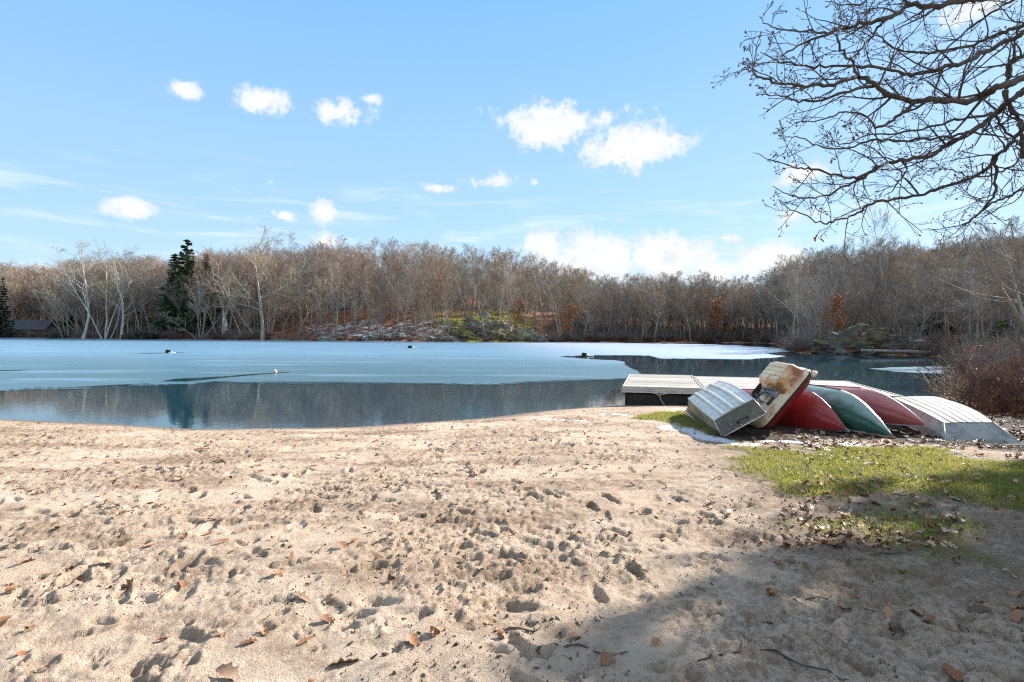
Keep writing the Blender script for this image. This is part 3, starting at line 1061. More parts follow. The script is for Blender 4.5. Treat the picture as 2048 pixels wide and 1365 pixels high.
def canoe(label, pose, rk, D, hull, trim, deck, B=.43, L=4.6):
    root = thing('canoe', label, 'canoe')
    place(root, pose[:3], *pose[3:])
    rows = []
    st = [0, .006, .015, .03, .05, .08, .12, .17, .22, .28, .34, .42, .5, .58, .66, .72, .78, .83, .88, .92, .95, .97, .985, .994, 1]
    NP = 12

    def dims(s):
        t = min(s, 1 - s) * L
        e = min(t / rk, 1)
        d = D * (1 - (1 - e) ** 1.8)
        wd = B * (1 - abs(2 * s - 1) ** 2.3)
        return wd, max(d, .004)

    def sect(s):
        wd, d = dims(s)
        full = min(1, d / D)
        out = []
        # rounded side, shoulder line, shallow vee bottom with a keel
        prof = [(1, 0), (1.03, .12), (1.04, .28), (1.02, .44), (.97, .55), (.91, .625), (.88, .65), (.70, .765), (.50, .865), (.29, .94), (.10, .985), (0, 1)]
        for (px, pz) in prof:
            vee = px * (.55 + .45 * full)
            out.append((vee * wd if pz > 0.5 else px * wd, pz * d))
        return out
    for s in st:
        q = sect(s)
        y = s * L
        rows.append([Vector((-x, y, z)) for x, z in q] + [Vector((x, y, z)) for x, z in q[-2::-1]])
    h = MB().grid(rows).build('hull', hull, root)
    auto_smooth(h, 28)
    vattr(h, 'bottom', [v.co.z / max(dims(min(max(v.co.y / L, 0), 1))[1], .02) for v in h.data.vertices])
    # shoulder ridge moulded into each side, and the keel strip
    for sgn in (-1, 1):
        MB().tube([Vector((sgn * sect(s)[6][0], s * L, sect(s)[6][1])) for s in st[4:-4]], [.004] + [.009] * (len(st) - 10) + [.004], 6).build('shoulder_ridge', hull, root, True)
    MB().tube([Vector((0, s * L, dims(s)[1] + .002)) for s in st[9:-9]], .010, 6).build('keel_strip', trim[1], root, True)
    for sgn in (-1, 1):
        MB().tube([Vector((sgn * (dims(s)[0] + .006), s * L, -.004)) for s in st], .013, 6).build('gunwale', trim[0], root, True)
    for e in (0, 1):
        pts = []
        for s in (0, .004, .012, .03, .06):
            ss = s if e == 0 else 1 - s
            wd, d = dims(ss)
            pts.append([Vector((-wd - .012, ss * L + (-.035 if s == 0 and e == 0 else .035 if s == 0 else 0), -.02)), Vector((0, ss * L + (-.04 if s == 0 and e == 0 else .04 if s == 0 else 0), min(d, .05) + .018)), Vector((wd + .012, ss * L + (-.035 if s == 0 and e == 0 else .035 if s == 0 else 0), -.02))])
        ob = MB().grid(pts).add([pts[0][0], pts[0][1], pts[0][2]], [(0, 1, 2)]).add([pts[-1][0], pts[0][0], pts[0][2], pts[-1][2]], [(0, 1, 2, 3)]).build('end_cap', deck, root)
        auto_smooth(ob, 60)
    for s in (.3, .62):
        wd = dims(s)[0]
        MB().box((0, s * L, .03), (2 * wd - .02, .2, .025), bev=.006).build('seat', M['wood_trim'], root)
    return root


canoe('glossy red canoe lying keel up against the tilted pedal boat', (5.66, 9.572, .388, .182, -.091, -.04), .975, .68, M['red'], (M['dark_trim'], M['red']), M['vinyl'])
canoe('green canoe lying keel up between the two red canoes, its bottom pale', (6.10, 9.075, .368, .074, .012, -.04), 1.325, .622, M['green'], (M['wood_trim'], M['dark_trim']), M['wood_trim'])
canoe('dull faded red canoe lying keel up between green canoe and white rowboat', (6.795, 9.271, .511, .234, -.046, -.045), 1.229, .572, M['red2'], (M['vinyl'], M['red2']), M['vinyl'])

# pedal boat leaning on its edge, underside to the left; local x goes up the tilt, y away, z out of the underside
def cream_mat():
    m, nt = material('rust_stained_cream')
    co = nt.new('ShaderNodeTexCoord').outputs['Object']
    c = nt.mix(nt.ramp(nt.noise(co, 3, 4), .35, .7), (.74, .58, .37), (.82, .72, .54))
    st = nt.m('ADD', nt.noise(nt.scale(co, (1, 1, 1)), 3.4, 5, .7), nt.m('MULTIPLY', nt.attr('stain'), .34))
    c = nt.mix(nt.ramp(st, .55, .70, 0, .75), c, (.56, .24, .065))
    c = nt.mix(nt.ramp(st, .68, .86, 0, .85), c, (.24, .085, .03))
    c = nt.mix(nt.ramp(nt.noise(co, 30, 4, .7), .66, .76, 0, .5), c, (.16, .09, .05))
    nt.put(nt.b.inputs['Base Color'], c)
    nt.b.inputs['Roughness'].default_value = .55
    bump(nt, nt.noise(co, 18, 3), .15, .01)
    return m


M['cream'] = cream_mat()
M['gun_metal'] = mottled('grey_mechanism', (.20, .20, .20), (.38, .38, .38), 12, .45, (.2, .1, .05), .6)
pb = thing('pedal_boat', 'rust stained cream and red pedal boat leaning on its edge against the red canoe', 'pedal boat')
place(pb, (4.894, 10.095, .846), .15, .047, -.847)


def rr(x0, x1, y0, y1, z, r, n=6):
    """rounded rectangle ring"""
    out = []
    for cx, cy, a0 in ((x1 - r, y1 - r, 0), (x0 + r, y1 - r, 90), (x0 + r, y0 + r, 180), (x1 - r, y0 + r, 270)):
        for i in range(n + 1):
            a = math.radians(a0 + 90 * i / n)
            out.append(Vector((cx + r * math.cos(a), cy + r * math.sin(a), z)))
    return out


def stain(o, f):
    vattr(o, 'stain', [f(v.co) for v in o.data.vertices])
    return o


PL = .98
hw = .706
hb = MB().grid([rr(-hw, hw, 0, PL, .0, .16), rr(-hw + .01, hw - .01, .01, PL - .01, .025, .15), rr(-hw + .07, hw - .07, .05, PL - .05, .05, .14),
                rr(-hw + .12, hw - .12, .09, PL - .09, .06, .12)], True)
hb.F.append(tuple(range(hb.n - 28, hb.n)))
ob = auto_smooth(hb.build('hull_underside', M['cream'], pb), 50)
stain(ob, lambda p: .55 * math.exp(-((p.x + .30) / .2) ** 2) + .2 * (p.x < -.1))
# ribbed float at the upper side
def float_block(x0, x1, y0, y1, hgt, ribs=4):
    rings = [rr(x0 - .05, x1 + .05, y0 - .05, y1 + .05, .045, .13), rr(x0, x1, y0, y1, .085, .13), rr(x0 + .025, x1 - .025, y0 + .05, y1 - .08, hgt - .05, .13),
             rr(x0 + .05, x1 - .05, y0 + .08, y1 - .13, hgt - .012, .12), rr(x0 + .08, x1 - .08, y0 + .11, y1 - .17, hgt, .10)]
    b = MB().grid(rings, True)
    b.F.append(tuple(range(b.n - 28, b.n)))
    o = auto_smooth(b.build('float', M['cream'], pb), 50)
    stain(o, lambda p: .75 * math.exp(-((p.y - y0 - .05) / .08) ** 2) * (p.z > .07) + .45 * math.exp(-((p.x - x0) / .09) ** 2) + .1)
    for k in range(ribs):
        cx = x0 + .09 + (x1 - x0 - .18) * (k + .5) / ribs
        hwid = (x1 - x0) / ribs * .36
        rows = []
        for i in range(7):
            yy = y0 + .115 + (y1 - y0 - .28) * i / 6
            rows.append([Vector((cx - hwid, yy, hgt - .006)), Vector((cx - hwid * .62, yy, hgt + .030)), Vector((cx + hwid * .75, yy, hgt + .024)), Vector((cx + hwid, yy, hgt - .006))])
        rb = MB().grid(rows).add(rows[0], [(0, 1, 2, 3)]).add(rows[-1], [(3, 2, 1, 0)])
        r_ = auto_smooth(rb.build('rib', M['cream'], o), 50)
        stain(r_, lambda p: .55 * math.exp(-((p.y - y0 - .1) / .07) ** 2) + .12)


float_block(.08, .64, .055, .90, .27)
float_block(-.64, -.26, .40, .92, .24, 3)
# bumper line, red deck below the rim
bl = MB().grid([rr(-hw - .012, hw + .012, -.012, PL + .012, -.004, .17), rr(-hw - .016, hw + .016, -.016, PL + .016, -.024, .17), rr(-hw - .006, hw + .006, -.006, PL + .006, -.04, .17)], True)
bl.build('rubber_strip', M['dark_trim'], pb, True)
dk = MB().grid([rr(-hw, hw, 0, PL, -.035, .16), rr(-hw + .02, hw - .02, .02, PL - .02, -.10, .16), rr(-hw + .09, hw - .09, .09, PL - .09, -.19, .15), rr(-hw + .2, hw - .2, .2, PL - .2, -.24, .12)], True)
dk.F.append(tuple(range(dk.n - 1, dk.n - 29, -1)))
auto_smooth(dk.build('red_deck', M['red'], pb), 45)
MB().box((hw - .03, .05, -.09), (.13, .16, .09), bev=.03).build('corner_bumper', M['cream'], pb, True)
MB().box((-.42, .035, .035), (.12, .012, .014), Matrix.Rotation(0, 3, 'X')).build('slot', M['black'], pb)
# paddle wheel in its tunnel
wl = thing('paddle_wheel', None, None)
wl.parent = pb
wy, wz = .46, .06
MB().tube([Vector((-.42, wy, wz)), Vector((.14, wy, wz))], .016, 8).build('axle', M['gun_metal'], wl, True)
for a in (95, 185, 275, 5):
    ra = math.radians(a)
    R3 = Matrix.Rotation(ra, 3, 'X')
    c = Vector((-.12, wy, wz)) + R3 @ Vector((0, 0, .25))
    tw = Matrix.Rotation(math.radians(28), 3, 'X')
    MB().box(c, (.25, .022, .18), R3 @ tw, .008).build('paddle', M['black'], wl)
    MB().tube([Vector((-.22, wy, wz)), c + Vector((-.08, 0, 0))], .012, 6).tube([Vector((-.04, wy, wz)), c + Vector((.1, 0, 0))], .012, 6).build('spoke', M['gun_metal'], wl, True)
fr = MB()
for x in (-.02, .07):
    fr.tube([Vector((x, wy - .26, .05)), Vector((x, wy - .1, .13)), Vector((x, wy + .1, .13)), Vector((x, wy + .3, .05))], .015, 6)
fr.tube([Vector((-.05, wy, .13)), Vector((.0, wy - .02, .21)), Vector((.1, wy - .02, .21)), Vector((.13, wy, .12))], .012, 6)
fr.box((.04, wy, .08), (.22, .5, .02), bev=.005).build('crank_frame', M['gun_metal'], pb, True)

# ------------------------------------------------------------------ things frozen into the ice
def floating_box(u, v, yaw, wdt, label, tilt=0):
    x, y = gp(u, v, .02)
    r = thing('floating_box', label, 'box', (x, y, .0), (0, tilt, yaw), 'black boxes frozen into the ice')
    MB().box((0, 0, .11), (wdt, wdt * .7, .30), bev=.04).build('body', M['black'], r)
    MB().box((0, 0, .285), (wdt * 1.08, wdt * .78, .07), bev=.02).build('lid', M['dark_trim'], r)
    MB().tube([Vector((wdt * .5, 0, .25)), Vector((wdt * .75, 0, .2)), Vector((wdt * .95, .05, .02))], .03, 6).build('cable', M['pale_metal'], r, True)
    ice_b = MB()
    q = np.random.default_rng(int(u))
    for i in range(14):
        ice_b.box((wdt * (.6 + 1.3 * q.random()) , -.3 + q.random() * .6, .06), (.09 + .1 * q.random(), .08, .07), Matrix.Rotation(q.random() * 3, 3, 'Z'), .02)
    o = ice_b.build('ice_chips', M['chip'], None)
    o.location = (x, y, 0)
    tag(o, 'broken white ice chips beside the ' + label.split(' in ')[0].split(' at ')[0], 'ice chips', None, 'stuff')


M['chip'] = mottled('ice_chip', (.7, .74, .78), (.85, .87, .9), 6, .4)
floating_box(336, 706.5, .1, .37, 'black box frozen in a dark crack on the far left of the ice')
floating_box(820, 696.5, 0, .50, 'black box standing farthest out in the ice off the leafy bank')
floating_box(1168, 713.0, -.25, .42, 'black box tilted at the tip of the open water lead', .12)
bx, by = gp(550, 746.5, .02)
buoy = thing('marker_buoy', 'small pinkish white buoy by a thin crack in the ice', 'buoy', (bx, by, .03))
M['buoy'] = mottled('pink_buoy', (.75, .45, .42), (.85, .62, .58), 4, .5)
b = MB()
b.grid([[Vector((.10 * math.sin(math.pi * i / 8) * math.cos(2 * math.pi * k / 12), .10 * math.sin(math.pi * i / 8) * math.sin(2 * math.pi * k / 12), .05 - .10 * math.cos(math.pi * i / 8)))
         for k in range(12)] for i in range(9)], True).build('ball', M['buoy'], buoy, True)
MB().tube([Vector((0, 0, .13)), Vector((0, 0, .18))], .02, 8).build('ring', M['pale_metal'], buoy, True)

# ------------------------------------------------------------------ trees
def tubes(P, R, sides):
    """m tubes of n points: P (m,n,3), R (m,n) -> verts, quads"""
    P = np.asarray(P, np.float64)
    R = np.asarray(R, np.float64)
    mm, n, _ = P.shape
    T = np.gradient(P, axis=1)
    T /= np.linalg.norm(T, axis=2, keepdims=True) + 1e-9
    ref = np.where(np.abs(T[..., 2:3]) > .9, np.array([1., 0, 0]), np.array([0, 0, 1.]))
    A = np.cross(T, ref)
    A /= np.linalg.norm(A, axis=2, keepdims=True) + 1e-9
    B = np.cross(T, A)
    q = np.arange(sides) * 2 * np.pi / sides
    V = P[:, :, None] + (A[:, :, None] * np.cos(q)[:, None] + B[:, :, None] * np.sin(q)[:, None]) * R[:, :, None, None]
    ii = np.arange(mm * n * sides).reshape(mm, n, sides)
    a, b = ii[:, :-1], ii[:, 1:]
    Q = np.stack([a, np.roll(a, -1, 2), np.roll(b, -1, 2), b], -1).reshape(-1, 4)
    return V.reshape(-1, 3), Q


def merge(parts):
    Vs, Qs, o = [], [], 0
    for V, Q in parts:
        Vs.append(V)
        Qs.append(Q + o)
        o += len(V)
    return np.concatenate(Vs), np.concatenate(Qs)


def unit(v):
    return v / (np.linalg.norm(v, axis=-1, keepdims=True) + 1e-9)


def sprout(g, Ppar, Rpar, n, t0, t1, lfac, lpar, ang, up, pts, r_end, rfac=.55, wob=.12, zdrop=0):
    """n side shoots on each parent polyline; returns P, R, lengths"""
    mm, k, _ = Ppar.shape
    t = t0 + (t1 - t0) * (np.arange(n)[None] + g.random((mm, n))) / n
    f = t * (k - 1)
    i = np.minimum(f.astype(int), k - 2)
    fr = (f - i)[..., None]
    ar = np.arange(mm)[:, None]
    base = Ppar[ar, i] * (1 - fr) + Ppar[ar, i + 1] * fr
    tang = unit(Ppar[ar, i + 1] - Ppar[ar, i])
    rb = (Rpar[ar, i] * (1 - fr[..., 0]) + Rpar[ar, i + 1] * fr[..., 0])
    ln = lpar[:, None] * lfac * (1.15 - .75 * t) * (.6 + .8 * g.random((mm, n)))
    rnd = unit(g.normal(size=(mm, n, 3)))
    perp = unit(rnd - (rnd * tang).sum(-1, keepdims=True) * tang)
    a = np.radians(ang) * (.65 + .7 * g.random((mm, n, 1)))
    d = unit(tang * np.cos(a) + perp * np.sin(a) + np.array([0, 0, up]))
    P = [base]
    cur = base
    for s in range(1, pts):
        d = unit(d + wob * g.normal(size=d.shape) + np.array([0, 0, up * .35 - zdrop]))
        cur = cur + d * (ln / (pts - 1))[..., None]
        P.append(cur)
    P = np.stack(P, 2).reshape(mm * n, pts, 3)
    r0 = np.maximum(rb * rfac, r_end * 1.1).reshape(-1, 1)
    R = r0 * (1 - np.linspace(0, 1, pts))[None] + r_end * np.linspace(0, 1, pts)[None]
    return P, R, ln.reshape(-1)


def tree_geo(seed, h=16, r=.17, cb=.38, spread=.25, nl=14, nb=7, ntw=9, lean=0.03, limb_up=.35, ang=52, twig_r=.0135, stems=1, top=.93, bend=.05, twl=.55):
    g = np.random.default_rng(seed)
    K = 8
    P = []
    for s in range(stems):
        d0 = unit(np.array([lean * g.normal() * (3 if stems > 1 else 1), lean * g.normal() * (3 if stems > 1 else 1), 1.]) + (np.array([g.normal() * .18, g.normal() * .18, 0]) if stems > 1 else 0))
        p = np.array([0., 0, -.4]) + (np.array([g.normal() * .25, g.normal() * .25, 0]) if stems > 1 else 0)
        L = h * top * (1 if stems == 1 else .75 + .25 * g.random())
        out = [p]
        d = d0
        for k in range(1, K):
            d = unit(d + np.array([g.normal() * bend, g.normal() * bend, .06]))
            p = p + d * (L + .4) / (K - 1)
            out.append(p)
        P.append(out)
    P = np.array(P)
    rr_ = r * (.9 if stems == 1 else .6)
    R = np.repeat((rr_ * (1 - .86 * np.linspace(0, 1, K) ** .9))[None], stems, 0)
    R[:, 0] *= 1.35
    trunk = [tubes(P, R, 6)]
    lp = np.full(stems, h * spread)
    nls = max(3, nl // stems)
    LP, LR, ll = sprout(g, P, R, nls, cb, .985, 1.25, lp, ang, limb_up, 6, twig_r * 1.4, .5, .13)
    trunk.append(tubes(LP, LR, 4))
    BP_, BR, bl_ = sprout(g, LP, LR, nb, .22, 1.0, .55, ll, 44, .16, 4, twig_r, .55, .15)
    TP, TR, tl = sprout(g, BP_, BR, ntw, .15, 1.0, twl, np.maximum(bl_, .8), 42, .10, 3, twig_r * .55, .6, .18)
    TR = np.minimum(TR, twig_r)
    crown = [tubes(BP_, BR, 3), tubes(TP, TR, 3)]
    # fine twigs straight from the trunk top
    return merge(trunk), merge(crown)


def mesh_of(name, VQ, mat, smooth=True):
    o = link_mesh(name, VQ[0], VQ[1], mat, None, smooth)
    me = o.data
    bpy.data.objects.remove(o)
    return me


def leafy(g, pts, size, flat=.5):
    """a small quad leaf clump at every point"""
    n = len(pts)
    a = unit(g.normal(size=(n, 3)) * np.array([1, 1, flat]))
    b = unit(np.cross(a, g.normal(size=(n, 3))))
    s = (size * (.5 + g.random(n)))[:, None]
    V = np.stack([pts - a * s, pts + b * s * .6, pts + a * s, pts - b * s * .6], 1).reshape(-1, 3)
    return V, np.arange(4 * n).reshape(-1, 4)


def conifer_geo(seed, h=15, rad=2.6, n=26, base=.1, power=.8, size=.30, per=16, prof=None):
    g = np.random.default_rng(seed)
    tr = tubes(np.array([[[0, 0, -.3], [.05, 0, h * .35], [0, .06, h * .7], [0, 0, h]]]), np.array([[.2, .15, .09, .02]]), 6)
    pts, br, brr = [], [], []
    for i in range(n):
        t = base + (1 - base) * (i + .5) / n
        R0 = np.interp(t, [p[0] for p in prof], [p[1] for p in prof]) if prof else rad * (1 - t) ** power * (.75 + .5 * g.random())
        nb = 6 if t < .9 else 4
        for k in range(nb):
            a = g.random() * 6.283
            L = R0 * (.7 + .45 * g.random())
            z0 = t * h
            q = np.linspace(0, 1, 5)[:, None]
            d = np.array([math.cos(a), math.sin(a), 0])
            line = np.array([0, 0, z0]) + d * L * q + np.array([0, 0, 1]) * L * (-.22 * q + .16 * q ** 2 + .12 * (t > .8) * q)
            br.append(line)
            brr.append(np.linspace(.035, .008, 5) * (1.3 - t))
            m_ = max(4, int(per * L / rad))
            f = g.random((m_, 1)) ** .7
            c = np.array([0, 0, z0]) + d * L * f + np.array([0, 0, 1]) * L * (-.22 * f + .16 * f ** 2)
            pts.append(c + g.normal(size=(m_, 3)) * np.array([.20, .20, .09]) * L * .55)
    pts = np.concatenate(pts)
    return merge([tr, tubes(np.array(br), np.array(brr), 3)]), leafy(g, pts, size, .35)


def spray_geo(seed, n, h, spread, twig_r=.006, stems_up=.9, sub=7, sub2=0, wob=.14):
    """brush: many thin stems from one foot with side twigs"""
    g = np.random.default_rng(seed)
    base = np.concatenate([g.normal(size=(n, 2)) * spread * .22, np.full((n, 1), -.1)], 1)
    d = unit(np.concatenate([g.normal(size=(n, 2)) * .55, np.full((n, 1), stems_up)], 1))
    ln = h * (.55 + .6 * g.random(n))
    P = [base]
    for k in range(5):
        d = unit(d + wob * g.normal(size=d.shape) + np.array([0, 0, -.05]))
        P.append(P[-1] + d * (ln / 5)[:, None])
    P = np.stack(P, 1)
    R = np.repeat(np.linspace(2.2, .8, 6)[None] * twig_r, n, 0)
    SP, SR, sl = sprout(g, P, R, sub, .2, 1, .42, ln, 48, .12, 4, twig_r * .6, .6, .2)
    out = [tubes(P, R, 4), tubes(SP, SR, 3)]
    tw = SP
    if sub2:
        QP, QR, ql = sprout(g, SP, SR, sub2, .15, 1, .5, sl, 45, .05, 3, twig_r * .5, .7, .25)
        out.append(tubes(QP, QR, 3))
    return merge(out), SP.reshape(-1, 3)


PROTO = {}


def proto(key, geo, mt, mc):
    PROTO[key] = (mesh_of('trunk', geo[0], M[mt]), mesh_of('crown', geo[1], M[mc], False))


for i in range(4):
    proto('tall%d' % i, tree_geo(100 + i, cb=.24 + .07 * (i % 3), spread=.25 + .03 * (i % 3), nl=17, bend=.085, lean=.06, limb_up=.30), 'bark', ['twig_brown', 'twig_tan', 'twig_grey', 'twig_brown'][i])
for i in range(2):
    proto('rust%d' % i, tree_geo(120 + i, cb=.30, spread=.28, nl=16, ntw=11, bend=.08, lean=.05), 'bark', 'twig_rust')
for i in range(4):
    proto('grey%d' % i, tree_geo(130 + i, cb=.18 + .06 * i, spread=.28, nl=18, nb=7, ntw=9, bend=.10, lean=.08, limb_up=.25), ['bark_dark', 'bark'][i % 2], ['twig_grey', 'twig_grey', 'twig_brown', 'twig_tan'][i])
for i in range(2):
    proto('pole%d' % i, tree_geo(140 + i, r=.11, cb=.32, spread=.18, nl=13, nb=6, ntw=7, bend=.10, lean=.09), 'bark', 'twig_tan')
for i in range(2):
    proto('clump%d' % i, tree_geo(150 + i, stems=4, r=.15, cb=.3, spread=.20, nl=28, nb=6, ntw=7, lean=.06), 'bark_pale' if i == 0 else 'bark', 'twig_tan')
for i in range(2):
    proto('pale%d' % i, tree_geo(160 + i, r=.24, cb=.3, spread=.34, nl=13, nb=7, ntw=9, bend=.10, limb_up=.25, ang=58), 'bark_pale', 'twig_tan')
proto('oak0', tree_geo(170, r=.30, cb=.33, spread=.42, nl=15, nb=9, ntw=10, limb_up=.22, ang=60), 'bark', 'twig_tan')
proto('dark0', tree_geo(171, r=.22, cb=.22, spread=.36, nl=13, nb=7, ntw=8, limb_up=.15, ang=66), 'bark_dark', 'twig_grey')
proto('conifer0', conifer_geo(180, 15, 3.2, 30, .08, .75, .34, 26), 'bark_dark', 'needles')
proto('conifer1', conifer_geo(181, 15, 2.5, 28, .16, .8, .32, 22), 'bark_dark', 'needles')
proto('conifer2', conifer_geo(182, 15, 2.8, 24, .05, .7, .34, 22), 'bark_dark', 'needles_dark')
g_ = np.random.default_rng(5)
for i in range(2):
    tr, cr = tree_geo(190 + i, h=7, r=.07, cb=.15, spread=.3, nl=12, nb=5, ntw=3, twig_r=.012)
    pts = cr[0][g_.integers(0, len(cr[0]), 2600)] + g_.normal(size=(2600, 3)) * .30
    PROTO['russet%d' % i] = (mesh_of('trunk', merge([tr, cr]), M['bark_dark']), mesh_of('crown', leafy(g_, pts, .085, .8), M['leaf_russet'], False))

N_TREES = 0


def add_tree(key, x, y, h, name, label, group=None, rz=None, lean=(0, 0), wide=1.0, z=None):
    global N_TREES
    N_TREES += 1
    z = gz1(x, y) if z is None else z
    h0 = {'russet': 7, 'conife': 15}.get(key[:6], 16)
    s = h / h0
    r = thing(name, label, 'tree', (x, y, z - .05), (lean[0], lean[1], random.random() * 6.28 if rz is None else rz), group)
    r.scale = (s * wide, s * wide, s)
    link_obj('trunk', PROTO[key][0], r)
    link_obj('crown', PROTO[key][1], r)
    return r


SKY_U = [-300, 0, 60, 95, 130, 200, 260, 310, 345, 400, 450, 470, 560, 620, 700, 760, 900, 1000, 1060, 1120, 1180, 1250, 1330, 1400, 1450, 1500, 1560, 1620, 1660, 1720, 1800, 1870, 1930, 2000, 2048, 2400]
SKY_V = [500, 492, 505, 532, 490, 482, 486, 500, 520, 515, 500, 482, 478, 474, 485, 488, 488, 496, 512, 528, 541, 548, 546, 543, 552, 546, 528, 500, 488, 484, 478, 480, 470, 452, 440, 430]


def sky_h(x, y, z):
    u = CX + F_PX * x / y
    v = np.interp(u, SKY_U, SKY_V)
    return CAM_Z + (HY - v) * y / F_PX - z


# distinct trees first
def at(u, y):
    a, b = px_dir(u, HY)
    return a * y, y


SPECIAL = [
    ('pale1', 243, 146, 655, 490, 'pale_tree', 'tall pale barked tree with a curved trunk on the left far bank', 1.15, (0, .06)),
    ('clump0', 212, 147, 672, 482, 'pale_tree', 'pale many stemmed tree fanning out by the curved pale tree', 1.5, (0, 0)),
    ('pale0', 165, 150, 668, 484, 'pale_tree', 'pale spreading tree rising highest near the dip in the left treetops', 1.2, (0, -.08)),
    ('pole1', 127, 150, 676, 560, 'bare_tree', 'slim pale tree leaning over the ice edge at far left', 1.4, (0, -.12)),
    ('oak0', 525, 136, 660, 476, 'bare_tree', 'broad bare tree with the thickest grey trunk on the far bank', 1.1, (0, 0)),
    ('clump1', 400, 140, 670, 520, 'bare_tree', 'grey many stemmed tree in front of the dark conifers', 1.3, (0, .05)),
    ('pole0', 395, 139, 680, 600, 'bare_tree', 'thin crooked tree leaning out at the ice edge below the conifers', 1.6, (.05, -.3)),
    ('conifer0', 374, 151, 640, 479, 'conifer', 'tallest dark green conifer standing above the bare treetops', 1.25, (0, 0)),
    ('conifer1', 348, 150, 640, 508, 'conifer', 'dark conifer just left of the tallest one', 1.6, (0, 0)),
    ('conifer1', 413, 150, 640, 508, 'conifer', 'yellowish green conifer just right of the tallest one', 1.5, (0, 0)),
    ('conifer2', 6, 158, 660, 556, 'conifer', 'small dark conifer at the left edge by the low cabin', .8, (0, 0)),
    ('conifer2', 140, 170, 650, 590, 'conifer', 'low dark evergreen beside the low cabin', 1.4, (0, 0)),
    ('conifer2', 285, 165, 650, 575, 'conifer', 'dark evergreen half hidden behind the pale curved tree', 1.3, (0, 0)),
    ('tall0', 805, 135, 645, 500, 'bare_tree', 'straight dark trunked tree on the snow patched bank', 1, (0, 0)),
    ('dark0', 941, 133, 668, 600, 'bare_tree', 'small dark spreading tree on the yellow mossy outcrop', 1.2, (0, 0)),
    ('tall1', 1015, 131, 660, 500, 'bare_tree', 'forked tree on the right shoulder of the mossy outcrop', 1, (0, 0)),
    ('russet0', 1128, 131, 682, 612, 'russet_tree', 'russet leaved young tree right of the mossy outcrop', 1.3, (0, 0)),
    ('russet1', 1432, 140, 660, 602, 'russet_tree', 'small rust leaved tree in the dim cove', 1.3, (0, 0)),
    ('russet0', 1030, 140, 660, 600, 'russet_tree', 'reddish leaved sapling behind the mossy outcrop', 1.2, (0, 0)),
    ('russet1', 1672, 66, 665, 592, 'russet_tree', 'small orange leaved tree left of the mossy rock mound', 1.0, (0, 0)),
    ('dark0', 1806, 66, 640, 545, 'bare_tree', 'dark trunked tree with level limbs behind the mossy rock mound', 1.3, (0, 0)),
    ('tall2', 1783, 78, 640, 418, 'bare_tree', 'tallest slim bare tree above the mossy rock mound', .8, (0, -.05)),
    ('oak0', 2075, 40, 690, 430, 'bare_tree', 'big bare tree leaning in from the right edge of the far bank', 1.0, (0, -.3)),
    ('grey1', 2010, 52, 680, 440, 'bare_tree', 'grey bare tree with pale rimmed branches near the utility pole', 1.1, (0, -.1)),
    ('clump1', 1640, 70, 690, 500, 'bare_tree', 'many stemmed tree leaning over the cove left of the mound', 1.2, (0, -.12)),
    ('grey0', 1700, 72, 690, 486, 'bare_tree', 'wide grey bare tree crowning the near side of the right wood', 1.2, (0, 0)),
]
for key, u, y, vb, vt, nm, lb, wd, ln in SPECIAL:
    x, y = at(u, y)
    z = gz1(x, y)
    ztop = CAM_Z + (HY + .005 * (u - CX) - vt) * y / F_PX
    add_tree(key, x, y, max(2.5, ztop - z), nm, lb, None, None, ln, wd)

# the woods: about 300 of their trees one by one, the deeper rows as one mass
GROUPS = [(-1e9, 330, 'bare brown twigged tree in the wood on the left far shore', 'bare trees of the left far wood', ('tall0', 'tall1', 'tall3', 'rust0', 'pole0', 'pole1', 'tall2', 'clump1')),
          (330, 820, 'bare rust tinted tree on the leafy slope behind the middle of the ice', 'bare trees of the middle slope', ('tall0', 'tall3', 'rust0', 'rust1', 'pole0', 'pole1', 'tall2')),
          (820, 1160, 'bare tan tree on the hill above and beside the mossy outcrop', 'bare trees of the outcrop hill', ('tall0', 'tall1', 'tall2', 'rust0', 'pole0', 'pole1')),
          (1160, 1530, 'bare grey brown tree in the low wood at the back of the cove', 'bare trees of the cove', ('grey0', 'grey2', 'grey3', 'tall0', 'tall3', 'pole0')),
          (1530, 1e9, 'bare grey tree in the wood on the right shore', 'bare trees of the right shore', ('grey0', 'grey1', 'grey2', 'grey3', 'pole1'))]
g = np.random.default_rng(21)
cand = []
tries = 0
while len(cand) < 1500 and tries < 40000:
    tries += 1
    u = -150 + 2350 * g.random()
    yy = 48 + 185 * g.random()
    x, _ = at(u, yy)
    cand.append((x, yy, u))
cx_, cy_ = np.array([c[0] for c in cand]), np.array([c[1] for c in cand])
g2 = np.random.default_rng(22)
XY = np.stack([g2.uniform(-300, 260, 42000), g2.uniform(40, 235, 42000)], 1)
sdv = poly_sd(XY[:, 0], XY[:, 1], LAKE)
uu = CX + F_PX * XY[:, 0] / XY[:, 1]
ok = (sdv > 1.2) & (sdv < 70) & (uu > -700) & (uu < 3200) & (np.hypot(XY[:, 0] - 36, XY[:, 1] - 63) > 6.5)
ok &= ~((XY[:, 0] - 3 > .0) & (XY[:, 1] < 45))
ok &= ~((uu > 20) & (uu < 120) & (sdv < 16) & (XY[:, 1] > 120))
XY, sdv, uu = XY[ok], sdv[ok], uu[ok]
zz = ground_z(XY[:, 0], XY[:, 1], False)
GRID = {}
front, back = [], []
